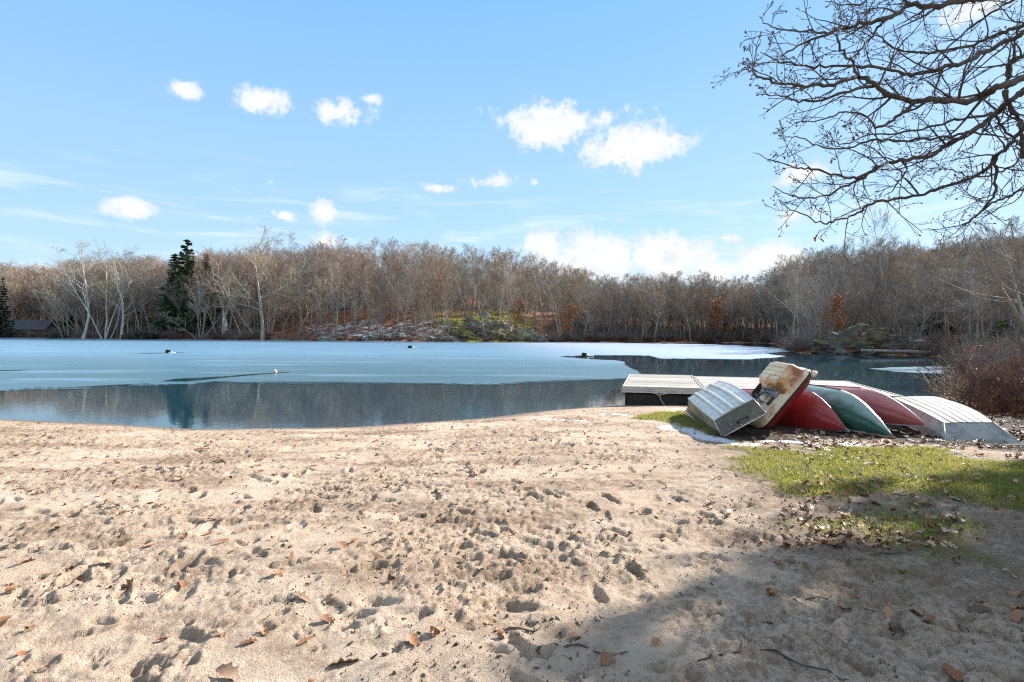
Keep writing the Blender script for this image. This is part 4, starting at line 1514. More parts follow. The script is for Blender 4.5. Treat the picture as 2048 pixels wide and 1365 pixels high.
for (x, y), sd_, u, z in zip(XY, sdv, uu, zz):
    d0 = 2.2 if sd_ < 28 else 3.6
    if y < 112 and u > 1500:
        d0 = 2.5
    if 325 < u < 432 and y < 152 and g.random() < .35:
        continue
    if 540 < u < 1100 and sd_ < 30:
        d0 = 3.9
    ox, oy = x + 5.8, y - 134      # the mossy outcrop stays open to the sun
    al, ac = ox * .777 + oy * .629, ox * .629 - oy * .777
    if -9 < al < 22 and abs(ac) < 9 and g.random() < .93:
        continue
    k = (int(x // d0), int(y // d0))
    if any((k[0] + a, k[1] + b) in GRID and math.hypot(GRID[k[0] + a, k[1] + b][0] - x, GRID[k[0] + a, k[1] + b][1] - y) < d0 for a in (-1, 0, 1) for b in (-1, 0, 1)):
        continue
    GRID[k] = (x, y)
    (front if sd_ < 24 and -70 < u < 2110 else back).append((x, y, sd_, u, z))
front.sort(key=lambda t: t[2] / 1.0 + (0 if t[1] > 100 else -6) + g.random() * 4)
indiv, rest = front[:262], front[262:] + back


def pick_h(x, y, z, sd_):
    hs = float(sky_h(x, y, z))
    f = (.55 + .50 * g.random()) if sd_ < 24 else (.70 + .31 * g.random())
    return float(np.clip(hs * f, 4.5, 21))


KIND = {'tall': 'brown bare tree', 'rust': 'rust crowned bare tree', 'grey': 'greyish bare tree', 'pole': 'slim bare tree', 'clum': 'many stemmed tree'}
ZONES = [(60, 'left of the low cabin'), (190, 'between cabin and pale trees'), (340, 'beside the curved pale tree'), (440, 'below the dark conifers'),
         (600, 'around the thick trunked tree'), (690, 'left of the grey house'), (770, 'below the grey house'), (880, 'on the snow patched bank'), (1080, 'by the mossy outcrop'),
         (1200, 'around the russet tree'), (1320, 'behind the white topped rock'), (1420, 'in the low wood behind the cove'), (1560, 'near the rust leaved cove tree'), (1640, 'above the fallen branch'), (1700, 'left of the dark rock mound'),
         (1860, 'behind the dark rock mound'), (1e9, 'near the utility pole')]
for x, y, sd_, u, z in indiv:
    for lo, hi, lb, gr, keys in GROUPS:
        if lo <= u < hi:
            h = pick_h(x, y, z, sd_)
            key = keys[g.integers(len(keys))]
            lb = '%s %s %s %s' % ('small' if h < 8.5 else 'tall' if h > 12.5 else 'mid sized', KIND[key[:4]], 'at the water edge' if sd_ < 4.5 else 'up the bank', next(t for q, t in ZONES if u < q))
            add_tree(key, x, y, h, 'bare_tree', lb, lb + ', several alike', None, (g.normal() * .05, g.normal() * .05), .85 + .5 * g.random(), z)
            break

# deep woodland and brush: one object each, instances of a few whole plants kept outside the scene
def scatter(name, label, pts, items):
    """pts: x, y, z, rot, scale_xy, scale_z, index"""
    src = bpy.data.collections.new(name + '_source')
    for i, meshes in enumerate(items):
        parts, mats, mi, vo = [], [], [], 0
        for me in meshes:
            v = np.empty(len(me.vertices) * 3, np.float32)
            me.vertices.foreach_get('co', v)
            q = np.empty(len(me.loops), np.int32)
            me.loops.foreach_get('vertex_index', q)
            parts.append((v.reshape(-1, 3), q.reshape(-1, 4)))
            mi += [len(mats)] * len(me.polygons)
            mats.append(me.materials[0])
        V, Q = merge(parts)
        o = link_mesh('plant_%02d' % i, V, Q, mats, None, False, mi)
        COL.objects.unlink(o)
        src.objects.link(o)
    me = bpy.data.meshes.new(name)
    pts = np.array(pts, np.float32)
    me.vertices.add(len(pts))
    me.vertices.foreach_set('co', np.ascontiguousarray(pts[:, :3]).ravel())
    for k, nm in ((3, 'turn'), (4, 'wide'), (5, 'tall')):
        me.attributes.new(nm, 'FLOAT', 'POINT').data.foreach_set('value', np.ascontiguousarray(pts[:, k]))
    me.attributes.new('which', 'INT', 'POINT').data.foreach_set('value', pts[:, 6].astype(np.int32))
    o = link_obj(name, me)
    tag(o, label, None, None, 'stuff')
    ng = bpy.data.node_groups.new(name, 'GeometryNodeTree')
    ng.interface.new_socket('Geometry', in_out='INPUT', socket_type='NodeSocketGeometry')
    ng.interface.new_socket('Geometry', in_out='OUTPUT', socket_type='NodeSocketGeometry')
    n, l = ng.nodes, ng.links
    gi, go = n.new('NodeGroupInput'), n.new('NodeGroupOutput')
    ci = n.new('GeometryNodeCollectionInfo')
    ci.inputs['Collection'].default_value = src
    ci.inputs['Separate Children'].default_value = True
    ci.inputs['Reset Children'].default_value = True
    iop = n.new('GeometryNodeInstanceOnPoints')

    def at_(nm, t='FLOAT'):
        a = n.new('GeometryNodeInputNamedAttribute')
        a.data_type = t
        a.inputs['Name'].default_value = nm
        return [s for s in a.outputs if s.enabled and s.name == 'Attribute'][0]
    rot, scl = n.new('ShaderNodeCombineXYZ'), n.new('ShaderNodeCombineXYZ')
    l.new(at_('turn'), rot.inputs[2])
    wd = at_('wide')
    l.new(wd, scl.inputs[0])
    l.new(wd, scl.inputs[1])
    l.new(at_('tall'), scl.inputs[2])
    l.new(gi.outputs[0], iop.inputs['Points'])
    l.new(ci.outputs[0], iop.inputs['Instance'])
    iop.inputs['Pick Instance'].default_value = True
    l.new(at_('which', 'INT'), iop.inputs['Instance Index'])
    l.new(rot.outputs[0], iop.inputs['Rotation'])
    l.new(scl.outputs[0], iop.inputs['Scale'])
    l.new(iop.outputs[0], go.inputs[0])
    md = o.modifiers.new('scatter', 'NODES')
    md.node_group = ng
    return o


keys = ['tall0', 'tall1', 'tall2', 'tall3', 'rust0', 'rust1', 'grey0', 'grey1', 'grey2', 'grey3', 'pole0', 'pole1']
pts = []
for x, y, sd_, u, z in rest:
    h = pick_h(x, y, z, sd_)
    if u < 330:
        c = (0, 1, 3, 4, 2, 5)
    elif u < 820:
        c = (0, 3, 4, 5, 2, 4)
    elif u < 1160:
        c = (0, 1, 2, 3, 4)
    else:
        c = (6, 7, 8, 9, 8, 0)
    s = h / 16
    wdt = s * (.9 + .5 * g.random())
    pts.append((x, y, z - .1, g.random() * 6.28, wdt, s, c[g.integers(len(c))]))
# understory: young trees between the trunks
XY = np.stack([g2.uniform(-230, 210, 30000), g2.uniform(46, 235, 30000)], 1)
sdv = poly_sd(XY[:, 0], XY[:, 1], LAKE)
uu = CX + F_PX * XY[:, 0] / XY[:, 1]
ok = (sdv > 2) & (sdv < 75) & (uu > -500) & (uu < 3000) & (np.hypot(XY[:, 0] - 36, XY[:, 1] - 63) > 4.5) & ~((XY[:, 0] > 3) & (XY[:, 1] < 46))
ok &= ~((uu > 20) & (uu < 120) & (sdv < 16) & (XY[:, 1] > 120)) & (g2.random(len(XY)) < np.where((uu > 540) & (uu < 1100) & (sdv < 26), .25, 1))
ok &= ~((np.abs((XY[:, 0] + 5.8) * .629 - (XY[:, 1] - 134) * .777) < 9) & ((XY[:, 0] + 5.8) * .777 + (XY[:, 1] - 134) * .629 > -9) & ((XY[:, 0] + 5.8) * .777 + (XY[:, 1] - 134) * .629 < 22))
XY, sdv, uu = XY[ok][:2100], sdv[ok][:2100], uu[ok][:2100]
zz = ground_z(XY[:, 0], XY[:, 1], False)
for (x, y), u, z in zip(XY, uu, zz):
    h = 3.5 + 6.5 * g.random()
    s = h / 16
    pts.append((x, y, z - .1, g.random() * 6.28, s * (1.1 + .7 * g.random()), s, (10, 11, 2, 6, 9, 8)[g.integers(6)] if u > 1100 else (10, 11, 2, 0, 4, 1)[g.integers(6)]))
scatter('woodland', 'deep bare winter woods behind the front trees all round the lake', pts, [PROTO[k] for k in keys])
print('individual trees', N_TREES, 'woodland', len(pts))

# brush along the shores
brush = []
for i, (n, h, sp, sub, s2, mt) in enumerate([(26, 2.0, 1.4, 7, 3, 'twig_red'), (22, 2.4, 1.2, 7, 3, 'twig_grey'), (24, 1.6, 1.6, 8, 3, 'twig_brown'), (18, 3.2, 1.2, 7, 3, 'twig_grey')]):
    geo, _ = spray_geo(300 + i, n, h, sp, .011, .8, sub, s2)
    brush.append((mesh_of('brush', geo, M[mt], False),))
XY = np.stack([g2.uniform(-220, 130, 60000), g2.uniform(14, 185, 60000)], 1)
sdv = poly_sd(XY[:, 0], XY[:, 1], LAKE)
uu = CX + F_PX * XY[:, 0] / XY[:, 1]
p_keep = np.where(sdv < 3.5, .9, np.where(sdv < 12, .33, .14)) * np.where(XY[:, 1] < 120, .65, 1.0)
p_keep = p_keep * np.where((uu > 540) & (uu < 1090) & (sdv > 1.5), .30, 1) * np.where((uu > 20) & (uu < 110) & (sdv > 3) & (sdv < 14), .1, 1)
ok = (sdv > .1) & (sdv < 26) & (uu > -120) & (uu < 2200) & (g2.random(len(XY)) < p_keep) & (XY[:, 1] > 44)
ok |= (sdv > .3) & (sdv < 14) & (uu > 1890) & (uu < 2250) & (XY[:, 1] > 19) & (XY[:, 1] <= 44) & (g2.random(len(XY)) < .5)
ok &= ~(np.hypot((XY[:, 0] - 36) / 1.3, XY[:, 1] - 61) < 2.6)
XY, sdv, uu = XY[ok], sdv[ok], uu[ok]
sel = g2.permutation(len(XY))[:2600]
XY, sdv, uu = XY[sel], sdv[sel], uu[sel]
zz = ground_z(XY[:, 0], XY[:, 1], False)
pts = []
for (x, y), s_, u, z in zip(XY, sdv, uu, zz):
    k = g.random()
    w_ = 0 if (s_ < 5 and k < .65) else int(1 + 2.99 * g.random())
    sc = (.45 + .6 * g.random()) * (1.0 if s_ < 4 else 1.25) * (.9 if y < 44 else 1)
    if 540 < u < 1100 and y > 100:
        sc *= .6
    pts.append((x, y, z - .05, g.random() * 6.28, sc * 1.1, sc, w_))
scatter('undergrowth', 'bare brown brush along the banks of the lake', pts, brush)

# ------------------------------------------------------------------ rocks, houses, pole and small things on the far banks
def rock_mat(name, moss_c, amt, c1=(.13, .12, .105), c2=(.27, .25, .22), snow=0.0):
    m, nt = material(name)
    geo = nt.new('ShaderNodeNewGeometry')
    co = geo.outputs['Position']
    sp = nt.new('ShaderNodeSeparateXYZ')
    nt.put(sp.inputs[0], geo.outputs['Normal'])
    c = nt.mix(nt.ramp(nt.noise(co, .9, 5, .7), .38, .62), c1, c2)
    c = nt.mix(nt.ramp(nt.noise(co, .7, 4, .7), .50, .62), c, (.15, .062, .03))
    f = nt.m('ADD', nt.m('MULTIPLY', nt.ramp(sp.outputs[2], .0, .9), .35), nt.noise(co, .45, 5, .65))
    c = nt.mix(nt.ramp(f, .78 - amt, .90 - amt), c, nt.mix(nt.ramp(nt.noise(co, 2.1, 4, .7), .4, .62), (.055, .065, .018), moss_c))
    if snow:
        f2 = nt.m('ADD', nt.m('MULTIPLY', nt.ramp(sp.outputs[2], .2, .9), .3), nt.noise(nt.scale(co, (1, 1, 2)), .8, 5, .7))
        c = nt.mix(nt.ramp(f2, .84 - snow, .90 - snow), c, (.66, .68, .70))
    nt.put(nt.b.inputs['Base Color'], c)
    nt.b.inputs['Roughness'].default_value = .9
    bump(nt, nt.noise(co, 3, 5, .7), .8, .25)
    return m


M['moss_rock'] = rock_mat('mossy_rock', (.60, .48, .05), .095, (.17, .155, .13), (.33, .31, .27), snow=.0)
M['grey_rock'] = rock_mat('grey_rock', (.16, .15, .04), .04, (.16, .15, .135), (.34, .325, .30), snow=.05)
M['dark_rock'] = rock_mat('dark_mossy_rock', (.17, .16, .035), .06, (.075, .078, .068), (.20, .185, .16), snow=.0)


def rock(name, label, cat, loc, size, seed, mat, group=None, res=40, rough=.35, steps=0.0, parent=None):
    V, rows = [], []
    ns = NZ[seed % 12]
    n2 = NZ[(seed + 4) % 12]
    for i in range(res // 2 + 1):
        th = math.pi * .62 * i / (res // 2)
        r_ = []
        for k in range(res):
            ph = 2 * math.pi * k / res
            d = np.array([math.sin(th) * math.cos(ph), math.sin(th) * math.sin(ph), math.cos(th)])
            q = d * 2.2 + seed
            w_ = 1 + rough * (ns(q[0] + q[2], q[1] - q[2] * .7) + .6 * n2(q[0] * 2.2 + q[2], q[1] * 2.2 + q[2]) + .4 * ns(q[0] * 5, q[1] * 5 + q[2] * 5) + .25 * n2(q[0] * 11, q[1] * 11 + q[2] * 9))
            p = d * float(w_)
            if steps:
                p[2] = p[2] * (1 - .5) + .5 * round(p[2] / steps) * steps
            r_.append(Vector((p[0] * size[0], p[1] * size[1], p[2] * size[2])))
        rows.append(r_)
    o = MB().grid(rows, True).build(name, mat, parent, False)
    auto_smooth(o, 35)
    o.location = loc
    if label:
        tag(o, label, cat, group)
    return o


x, y = at(975, 136)
rock('rock_outcrop', 'big rocky outcrop covered in yellow green moss on the far bank', 'outcrop', (x, y, 0.6), (9.2, 7, 4.8), 1, M['moss_rock'], None, 84, .50, 0)
x, y = at(1040, 130.5)
rock('rock_outcrop', 'lower mossy ledge at the right foot of the big outcrop, by the ice', 'outcrop', (x, y, .1), (4.4, 3.2, 2.8), 3, M['moss_rock'], None, 48, .55, 0)
x, y = at(1086, 129.5)
rock('boulder', 'pale split boulder at the water edge right of the mossy outcrop', 'boulder', (x, y, 0), (1.4, 1.3, 1.7), 5, M['grey_rock'], None, 28, .5)
for u, yy, s, lb in ((560, 134, 1.0, 'grey boulder among leaves on the bank below the grey house'), (655, 130.5, 1.5, 'grey ledge by the ice below the snow patches'),
                     (742, 131, 1.8, 'snow dusted ledge in the middle of the leafy bank'), (800, 134, 2.2, 'largest snow dusted ledge among the straight trunks'),
                     (868, 129, 1.5, 'snow dusted rock at the left foot of the mossy outcrop'), (905, 127, 1.3, 'grey rock by the ice under the mossy outcrop'),
                     (1118, 131, .9, 'small pale rock by the ice under the russet tree'), (1272, 138, 1.2, 'white topped rock at the edge of the cove')):
    x, y = at(u, yy)
    rock('boulder', lb, 'boulder', (x, y, gz1(x, y) - .25 * s), (1.5 * s, 1.0 * s, .8 * s), int(u) % 11, M['grey_rock'], None, 26, .5)
x, y = at(1728, 59.5)
rock('rock_outcrop', 'dark mossy rock mound on the right shore beside the open water', 'outcrop', (x, y + 1.2, .0), (4.3, 3.2, 2.5), 7, M['dark_rock'], None, 64, .45, .0)
x, y = at(1812, 59)
rock('rock_outcrop', 'low snow topped ledge just right of the dark rock mound', 'outcrop', (x, y, .2), (2.2, 1.6, 1.5), 9, M['grey_rock'], None, 36, .45, .2)
M['log'] = mottled('bleached_log', (.20, .17, .14), (.36, .33, .29), 5, .8, (.62, .62, .62), 0, .4, 20)
x0, y0 = at(1722, 56.0)
x1, y1 = at(1862, 54.6)
lg = MB().tube([Vector((x0, y0, .50)), Vector((x0 + 2.2, y0 - .2, .42)), Vector((x0 + 4.5, y0 - .5, .40)), Vector((x1, y1, .30))], [.13, .17, .18, .20], 9)
for q in (1.1, 3.0, 5.0):
    lg.tube([Vector((x0 + q, y0 - .1 * q, .5)), Vector((x0 + q - .3, y0 - .5 - .1 * q, .8)), Vector((x0 + q - .9, y0 - .9, .85))], [.05, .035, .012], 5)
tag(lg.build('driftwood_log', M['log'], None, True), 'pale fallen log lying along the waterline under the dark rock mound', 'log')
# fallen branch over the ice at the mouth of the cove
x0, y0 = at(1650, 64)
gg = np.random.default_rng(3)
bP = np.array([[[x0, y0, .8], [x0 - 1.6, y0 + .3, .75], [x0 - 3.4, y0 + .4, .45], [x0 - 5.2, y0 + .2, .5], [x0 - 6.6, y0, .25]]])
bR = np.array([[.10, .08, .06, .04, .015]])
sP, sR, sl = sprout(gg, bP, bR, 14, .2, 1, .22, np.array([6.5]), 50, -.05, 5, .008, .5, .25)
s2P, s2R, _ = sprout(gg, sP, sR, 4, .2, 1, .5, sl, 45, 0, 4, .006, .6, .2)
V, Q = merge([tubes(bP, bR, 6), tubes(sP, sR, 4), tubes(s2P, s2R, 3)])
tag(link_mesh('fallen_branch', V, Q, M['bark_dark']), 'dark fallen branch reaching over the water at the mouth of the cove', 'branch')

M['siding'] = mottled('grey_siding', (.27, .28, .29), (.34, .35, .36), 2, .8)
M['white_wall'] = mottled('white_wall', (.62, .62, .60), (.72, .72, .70), 2, .8)
M['roof'] = mottled('dark_roof', (.045, .045, .05), (.10, .10, .105), 2, .85, (.16, .15, .14), 0, .5, 6, (1, 6, 1))
M['brown_wall'] = mottled('brown_wall', (.11, .065, .05), (.17, .10, .075), 2, .85)
M['pane'] = mottled('window_pane', (.02, .025, .03), (.04, .045, .05), 3, .08)
M['white_trim'] = mottled('white_trim', (.7, .7, .68), (.78, .78, .76), 4, .6)


def house(name, label, cat, u, y, w_, d_, hw_, hr, wall, yaw, wins, chim=True, z=None, over=.5):
    x, y = at(u, y)
    z = gz1(x, y) - .3 if z is None else z
    r = thing(name, label, cat, (x, y, z), (0, 0, yaw))
    wl_ = MB()
    a, b = w_ / 2, d_ / 2
    wl_.add([(-a, -b, 0), (a, -b, 0), (a, b, 0), (-a, b, 0), (-a, -b, hw_), (a, -b, hw_), (a, b, hw_), (-a, b, hw_), (-a, 0, hw_ + hr), (a, 0, hw_ + hr)],
            [(0, 1, 5, 4), (2, 3, 7, 6), (1, 2, 6, 9, 5), (3, 0, 4, 8, 7)])
    wl_.build('wall', wall, r)
    rf = MB()
    k = hr / b
    for s in (-1, 1):
        e = [(-a - over, s * (b + over), hw_ - k * over + .03), (a + over, s * (b + over), hw_ - k * over + .03), (a + over, 0, hw_ + hr + .03), (-a - over, 0, hw_ + hr + .03)]
        rf.add(e + [(p[0], p[1], p[2] + .18) for p in e], [(0, 1, 2, 3), (4, 7, 6, 5), (0, 4, 5, 1), (1, 5, 6, 2), (3, 2, 6, 7), (0, 3, 7, 4)])
    rfo = rf.build('roof', M['roof'], r)
    if chim:
        MB().box((a * .4, .3, hw_ + hr + .4), (.7, .7, 1.6), bev=.04).build('chimney', M['grey_rock'], rfo)
    for (wx_, wz_, ww, wh) in wins:
        f = MB().box((wx_, -b - .03, wz_), (ww + .2, .08, wh + .2)).build('window', M['white_trim'], r)
        MB().box((wx_, -b - .075, wz_), (ww, .03, wh)).build('pane', M['pane'], f)
    return r


house('house', 'grey house with a dark roof among the trees on the middle slope', 'house', 693, 176, 9, 7, 4.2, 2.2, M['siding'], .25, [(-2.6, 2.6, 1.1, 1.3), (0, 2.6, 1.1, 1.3), (2.6, 2.6, 1.1, 1.3)])
house('house', 'white walled house glimpsed through trees above the mossy outcrop', 'house', 1003, 186, 8, 6, 3.6, 2.0, M['white_wall'], -.1, [(-2, 2.2, 1, 1.2), (1.5, 2.2, 1, 1.2)])
house('cabin', 'low dark roofed brown cabin by the grass at the far left', 'cabin', 62, 172, 11, 6, 2.3, 2.3, M['brown_wall'], .12, [(-3, 1.3, 1, .9), (1, 1.3, 1.6, .9)], False, None, .9)
house('house', 'grey cottage half hidden behind brush left of the thick trunked tree', 'house', 420, 158, 8, 6, 2.6, 1.8, M['siding'], -.1, [(-2, 1.6, 1, 1)], True)
x, y = at(448, 146)
sn = thing('dead_trunk', 'white peeled dead trunk standing out against the dim left wood', 'tree trunk', (x, y, gz1(x, y) - .1))
MB().tube([Vector(p) for p in ((0, 0, 0), (.1, 0, 2.0), (.25, 0, 3.4), (.1, 0, 4.6), (-.05, 0, 6.2), (-.1, 0, 7.6))], [.55, .60, .62, .5, .22, .03], 9).build('trunk', M['white_trim'], sn, True)
MB().tube([Vector((.2, 0, 3.2)), Vector((.8, .1, 2.0)), Vector((1.0, .1, .6))], [.2, .22, .12], 7).build('side_stem', M['white_trim'], sn, True)
# utility pole
M['pole'] = mottled('weathered_pole', (.20, .185, .165), (.31, .29, .265), 3, .85, None, 0, .4, 20, (1, 1, .1))
x, y = at(1943, 45.5)
up_ = thing('utility_pole', 'grey wooden utility pole standing in the right wood', 'utility pole', (x, y, gz1(x, y)))
zt = CAM_Z + (HY + 4.6 - 536) * y / F_PX - gz1(x, y)
MB().tube([Vector((0, 0, -.5)), Vector((0, 0, zt * .5)), Vector((0, 0, zt))], [.165, .15, .135], 12).build('post', M['pole'], up_, True)
MB().tube([Vector((.0, -.1, zt - .3)), Vector((0, -.1, zt - .8))], .1, 8).build('insulator', M['pale_metal'], up_, True)

# evergreen bushes in the far wood
def green_bush(u, y, s, label, mat, hfac=.8):
    x, y = at(u, y)
    gg = np.random.default_rng(int(u))
    r = thing('evergreen_bush', label, 'bush', (x, y, gz1(x, y) - .1))
    geo, sp_ = spray_geo(int(u), 14, s * hfac, s * 1.2, .014, .7, 6)
    link_mesh('stems', geo[0], geo[1], M['bark_dark'], r)
    idx_ = gg.integers(0, len(sp_), 1600)
    V, Q = leafy(gg, sp_[idx_] + gg.normal(size=(1600, 3)) * .2 * s * .35, .13 * s ** .5, .8)
    link_mesh('foliage', V, Q, mat, r, False)


green_bush(268, 141, 3.6, 'glossy green bush at the foot of the curved pale tree', M['needles'])
green_bush(112, 150, 3.2, 'light green bush beside the low cabin', M['needles'])
green_bush(300, 144, 3.0, 'dark green bush between the pale curved tree and the conifers', M['needles_dark'])
green_bush(1868, 68, 3.4, 'dark green bush in the brush behind the snow topped ledge', M['needles_dark'])
green_bush(2010, 50, 3.2, 'dark green bush beneath the leaning tree at the right edge', M['needles'])
green_bush(920, 128.5, 1.6, 'low dark juniper on the mossy outcrop by the ice', M['needles_dark'], .5)

# ------------------------------------------------------------------ shrubs by the boats
def shrub(x, y, h, sp, n, mat, label, seed, group=None, sub=10, s2=6, lean=(0, 0), leaves=0, tr=.0062, leafm='leaf_russet', flat=.8):
    r = thing('shrub', label, 'shrub', (x, y, gz1(x, y)), (lean[0], lean[1], 0), group)
    geo, sp_ = spray_geo(seed, n, h, sp, tr, flat, sub, s2, .18)
    link_mesh('stems', geo[0], geo[1], M[mat], r, False)
    if leaves:
        gg = np.random.default_rng(seed)
        c = sp_[gg.integers(0, len(sp_), max(1, leaves // 12))]
        p = np.repeat(c, 12, 0) + gg.normal(size=(len(c) * 12, 3)) * .07
        V, Q = leafy(gg, p, .05, .9)
        link_mesh('leaves', V, Q, M[leafm], r, False)


shrub(11.9, 13.6, 1.25, 2.4, 80, 'twig_red', 'dense reddish brown shrub at the right water edge beyond the white rowboat', 41, None, 11, 6, (0, 0), 60)
shrub(13.4, 14.2, 1.55, 2.6, 75, 'twig_red', 'tall dark reddish shrub behind the one beyond the white rowboat', 42, None, 11, 6)
shrub(11.7, 12.3, .85, 2.4, 60, 'twig_red', 'low reddish brown shrub nearest the sloping end of the white rowboat', 43, None, 10, 5)
shrub(12.2, 15.6, 1.5, 1.2, 22, 'twig_tan', 'pale bare twigs arching out over the island of white ice', 44, None, 8, 4, (0, -.35))
shrub(15.2, 17.2, 1.5, 2.8, 55, 'twig_brown', 'brown shrub with a few orange leaf clusters above the dark shrubs', 45, None, 9, 5, (0, 0), 170)
shrub(17.4, 19.5, 1.6, 3.0, 50, 'twig_red', 'wide reddish brown shrub along the right bank by the water', 46, None, 9, 5, (0, 0), 100)
shrub(18.4, 21.5, 1.6, 2.8, 40, 'twig_grey', 'grey brown shrub with orange leaves overhanging the right bank', 47, None, 9, 5, (0, -.2), 150)
shrub(21.4, 25, 1.7, 3.4, 40, 'twig_grey', 'grey bare shrub on the right bank below the utility pole', 48, None, 9, 5, (0, -.1), 90)
shrub(25, 29.5, 1.8, 3.4, 40, 'twig_brown', 'brown bare shrub farther along the right bank', 49, None, 9, 5, (0, -.1), 60)
shrub(31, 38, 2.0, 4.0, 40, 'twig_grey', 'pale grey brush where the right bank bends to the rock mound', 50, None, 9, 5, (0, -.1))

# leaning pale trunk at the right edge of the view
gg = np.random.default_rng(9)
x, y = 26.8, 28.5
lt = thing('bare_tree', 'bare tree with a long pale leaning trunk at the right edge above the shrubs', 'tree', (x, y, gz1(x, y)))
lean_P = np.array([[[0, 0, -.3], [-.9, .1, 1.9], [-1.9, .3, 3.8], [-2.5, .5, 5.2], [-2.9, .6, 6.6]], [[.5, .4, -.3], [.1, .4, 1.9], [-.5, .5, 4.0], [-1.0, .6, 5.8], [-1.2, .7, 7.2]]], float)
lean_R = np.array([[.13, .11, .09, .06, .02], [.12, .10, .08, .05, .02]])
aP, aR, al = sprout(gg, lean_P, lean_R, 12, .35, 1, .32, np.array([7., 7.]), 48, .15, 6, .010, .5, .15)
b2P, b2R, bl2 = sprout(gg, aP, aR, 8, .2, 1, .5, al, 45, .08, 4, .007, .5, .18)
c2P, c2R, _ = sprout(gg, b2P, b2R, 7, .15, 1, .5, bl2, 42, .03, 3, .005, .6, .2)
v = merge([tubes(lean_P, lean_R, 7), tubes(aP, aR, 5)])
link_mesh('trunk', v[0], v[1], M['bark'], lt)
v = merge([tubes(b2P, b2R, 3), tubes(c2P, c2R, 3)])
link_mesh('crown', v[0], v[1], M['twig_grey'], lt, False)

# ------------------------------------------------------------------ the oak whose boughs hang into the picture, trunk outside the frame
ZS = 608 / 1729
LIMBS = [  # zoomed pixels along each bough, first distance, last distance, first radius
    ([(1830, -60), (1500, -10), (1420, 0), (1200, 40), (1090, 25), (970, 95), (840, 125), (720, 160), (620, 190), (500, 240), (380, 300), (300, 350)], 8.2, 7.4, .052),
    ([(970, 95), (900, 160), (850, 230), (790, 290), (740, 345), (700, 420)], 7.8, 7.9, .016),
    ([(640, 185), (520, 185), (400, 170), (280, 150), (225, 90)], 7.6, 7.9, .014),
    ([(1860, 100), (1729, 150), (1600, 190), (1480, 235), (1380, 270), (1150, 300), (990, 275), (920, 220), (820, 150), (770, 60)], 8.6, 9.2, .034),
    ([(1860, 140), (1729, 195), (1560, 270), (1420, 340), (1250, 390), (1100, 425), (950, 395), (760, 380), (560, 380), (430, 370), (300, 335), (230, 300)], 8.0, 7.0, .040),
    ([(1880, 430), (1729, 455), (1600, 490), (1500, 540), (1400, 575), (1210, 570), (1120, 580), (960, 540), (880, 485), (790, 440), (700, 465), (560, 490), (400, 480), (250, 455), (175, 415), (140, 380)], 7.8, 6.6, .058),
    ([(790, 440), (755, 360), (700, 290), (670, 200), (690, 100), (680, 10)], 7.0, 7.3, .018),
    ([(890, 488), (700, 530), (500, 580), (380, 550), (220, 540)], 7.1, 6.7, .018),
    ([(1120, 580), (1000, 670), (900, 725), (820, 660), (700, 640), (560, 690), (420, 700)], 7.4, 7.0, .017),
    ([(1890, 420), (1729, 515), (1650, 570), (1560, 650), (1480, 720), (1400, 760), (1290, 830), (1190, 885), (1080, 910), (960, 925), (880, 960), (800, 1010), (680, 1000), (560, 970), (460, 960), (360, 930), (190, 870)], 8.3, 7.8, .046),
    ([(900, 950), (760, 1040), (620, 1100), (510, 1130), (400, 1110), (300, 1060)], 8.0, 8.1, .017),
    ([(1400, 760), (1200, 790), (1000, 800), (860, 800), (700, 850), (560, 830), (430, 780), (330, 790)], 8.1, 8.4, .018),
    ([(1560, 650), (1450, 665), (1330, 690), (1150, 735), (1000, 760), (850, 770), (700, 820), (600, 800)], 8.2, 7.4, .018),
    ([(1880, 560), (1729, 720), (1650, 820), (1570, 890), (1540, 940), (1450, 1000), (1290, 1060), (1130, 1110), (950, 1140), (860, 1160), (760, 1220), (640, 1260), (550, 1260), (400, 1190), (320, 1140)], 8.8, 8.2, .036),
    ([(1570, 890), (1570, 1000), (1560, 1100), (1510, 1180), (1450, 1240), (1350, 1290), (1180, 1300)], 8.7, 8.6, .022),
    ([(1890, 240), (1729, 320), (1655, 355), (1640, 420), (1625, 520), (1660, 620), (1700, 680), (1715, 760), (1720, 900)], 8.4, 8.6, .085),
    ([(1860, 1000), (1729, 1080), (1600, 1130), (1510, 1185), (1400, 1270), (1300, 1360)], 9.0, 9.2, .026),
    ([(1880, -120), (1680, -10), (1520, 90), (1400, 180), (1280, 290), (1180, 390), (1060, 430), (900, 470)], 9.0, 8.4, .022),
    ([(1540, 640), (1600, 700), (1660, 780), (1700, 850), (1760, 950)], 8.2, 8.4, .022),
    ([(1130, 1110), (1040, 1000), (960, 920)], 8.5, 8.4, .012),
    ([(1030, 910), (1060, 960), (1000, 1060), (930, 1120)], 8.1, 8.4, .014),
    ([(1900, -200), (1500, -160), (1250, -130), (1050, -60), (900, -20), (760, 30), (600, 10)], 8.0, 7.4, .035),
    ([(1860, 700), (1700, 900), (1580, 985), (1430, 1010), (1290, 960), (1180, 1000)], 9.2, 9.4, .02)]
OX, OY = 7.3, 5.9
KO = .68
oak = thing('oak_tree', 'large bare oak whose dark boughs hang across the upper right sky', 'tree', (OX, OY, gz1(OX, OY)))
oz = oak.location.z
tP = np.array([[[0, 0, -.4], [.05, 0, .8], [.0, .1, 2.6], [-.1, .2, 4.6], [.1, .3, 7.2], [.3, .3, 9.5], [.2, .2, 11.5]]])
tR = np.array([[.40, .30, .26, .23, .18, .11, .05]])
gg = np.random.default_rng(77)
V, Q = tubes(tP, tR, 14)
kP, kR, kl = sprout(gg, tP, tR, 13, .60, .99, 1.0, np.array([4.6]), 55, .30, 8, .012, .5, .14)
V, Q = merge([(V, Q), tubes(kP, kR, 8)])
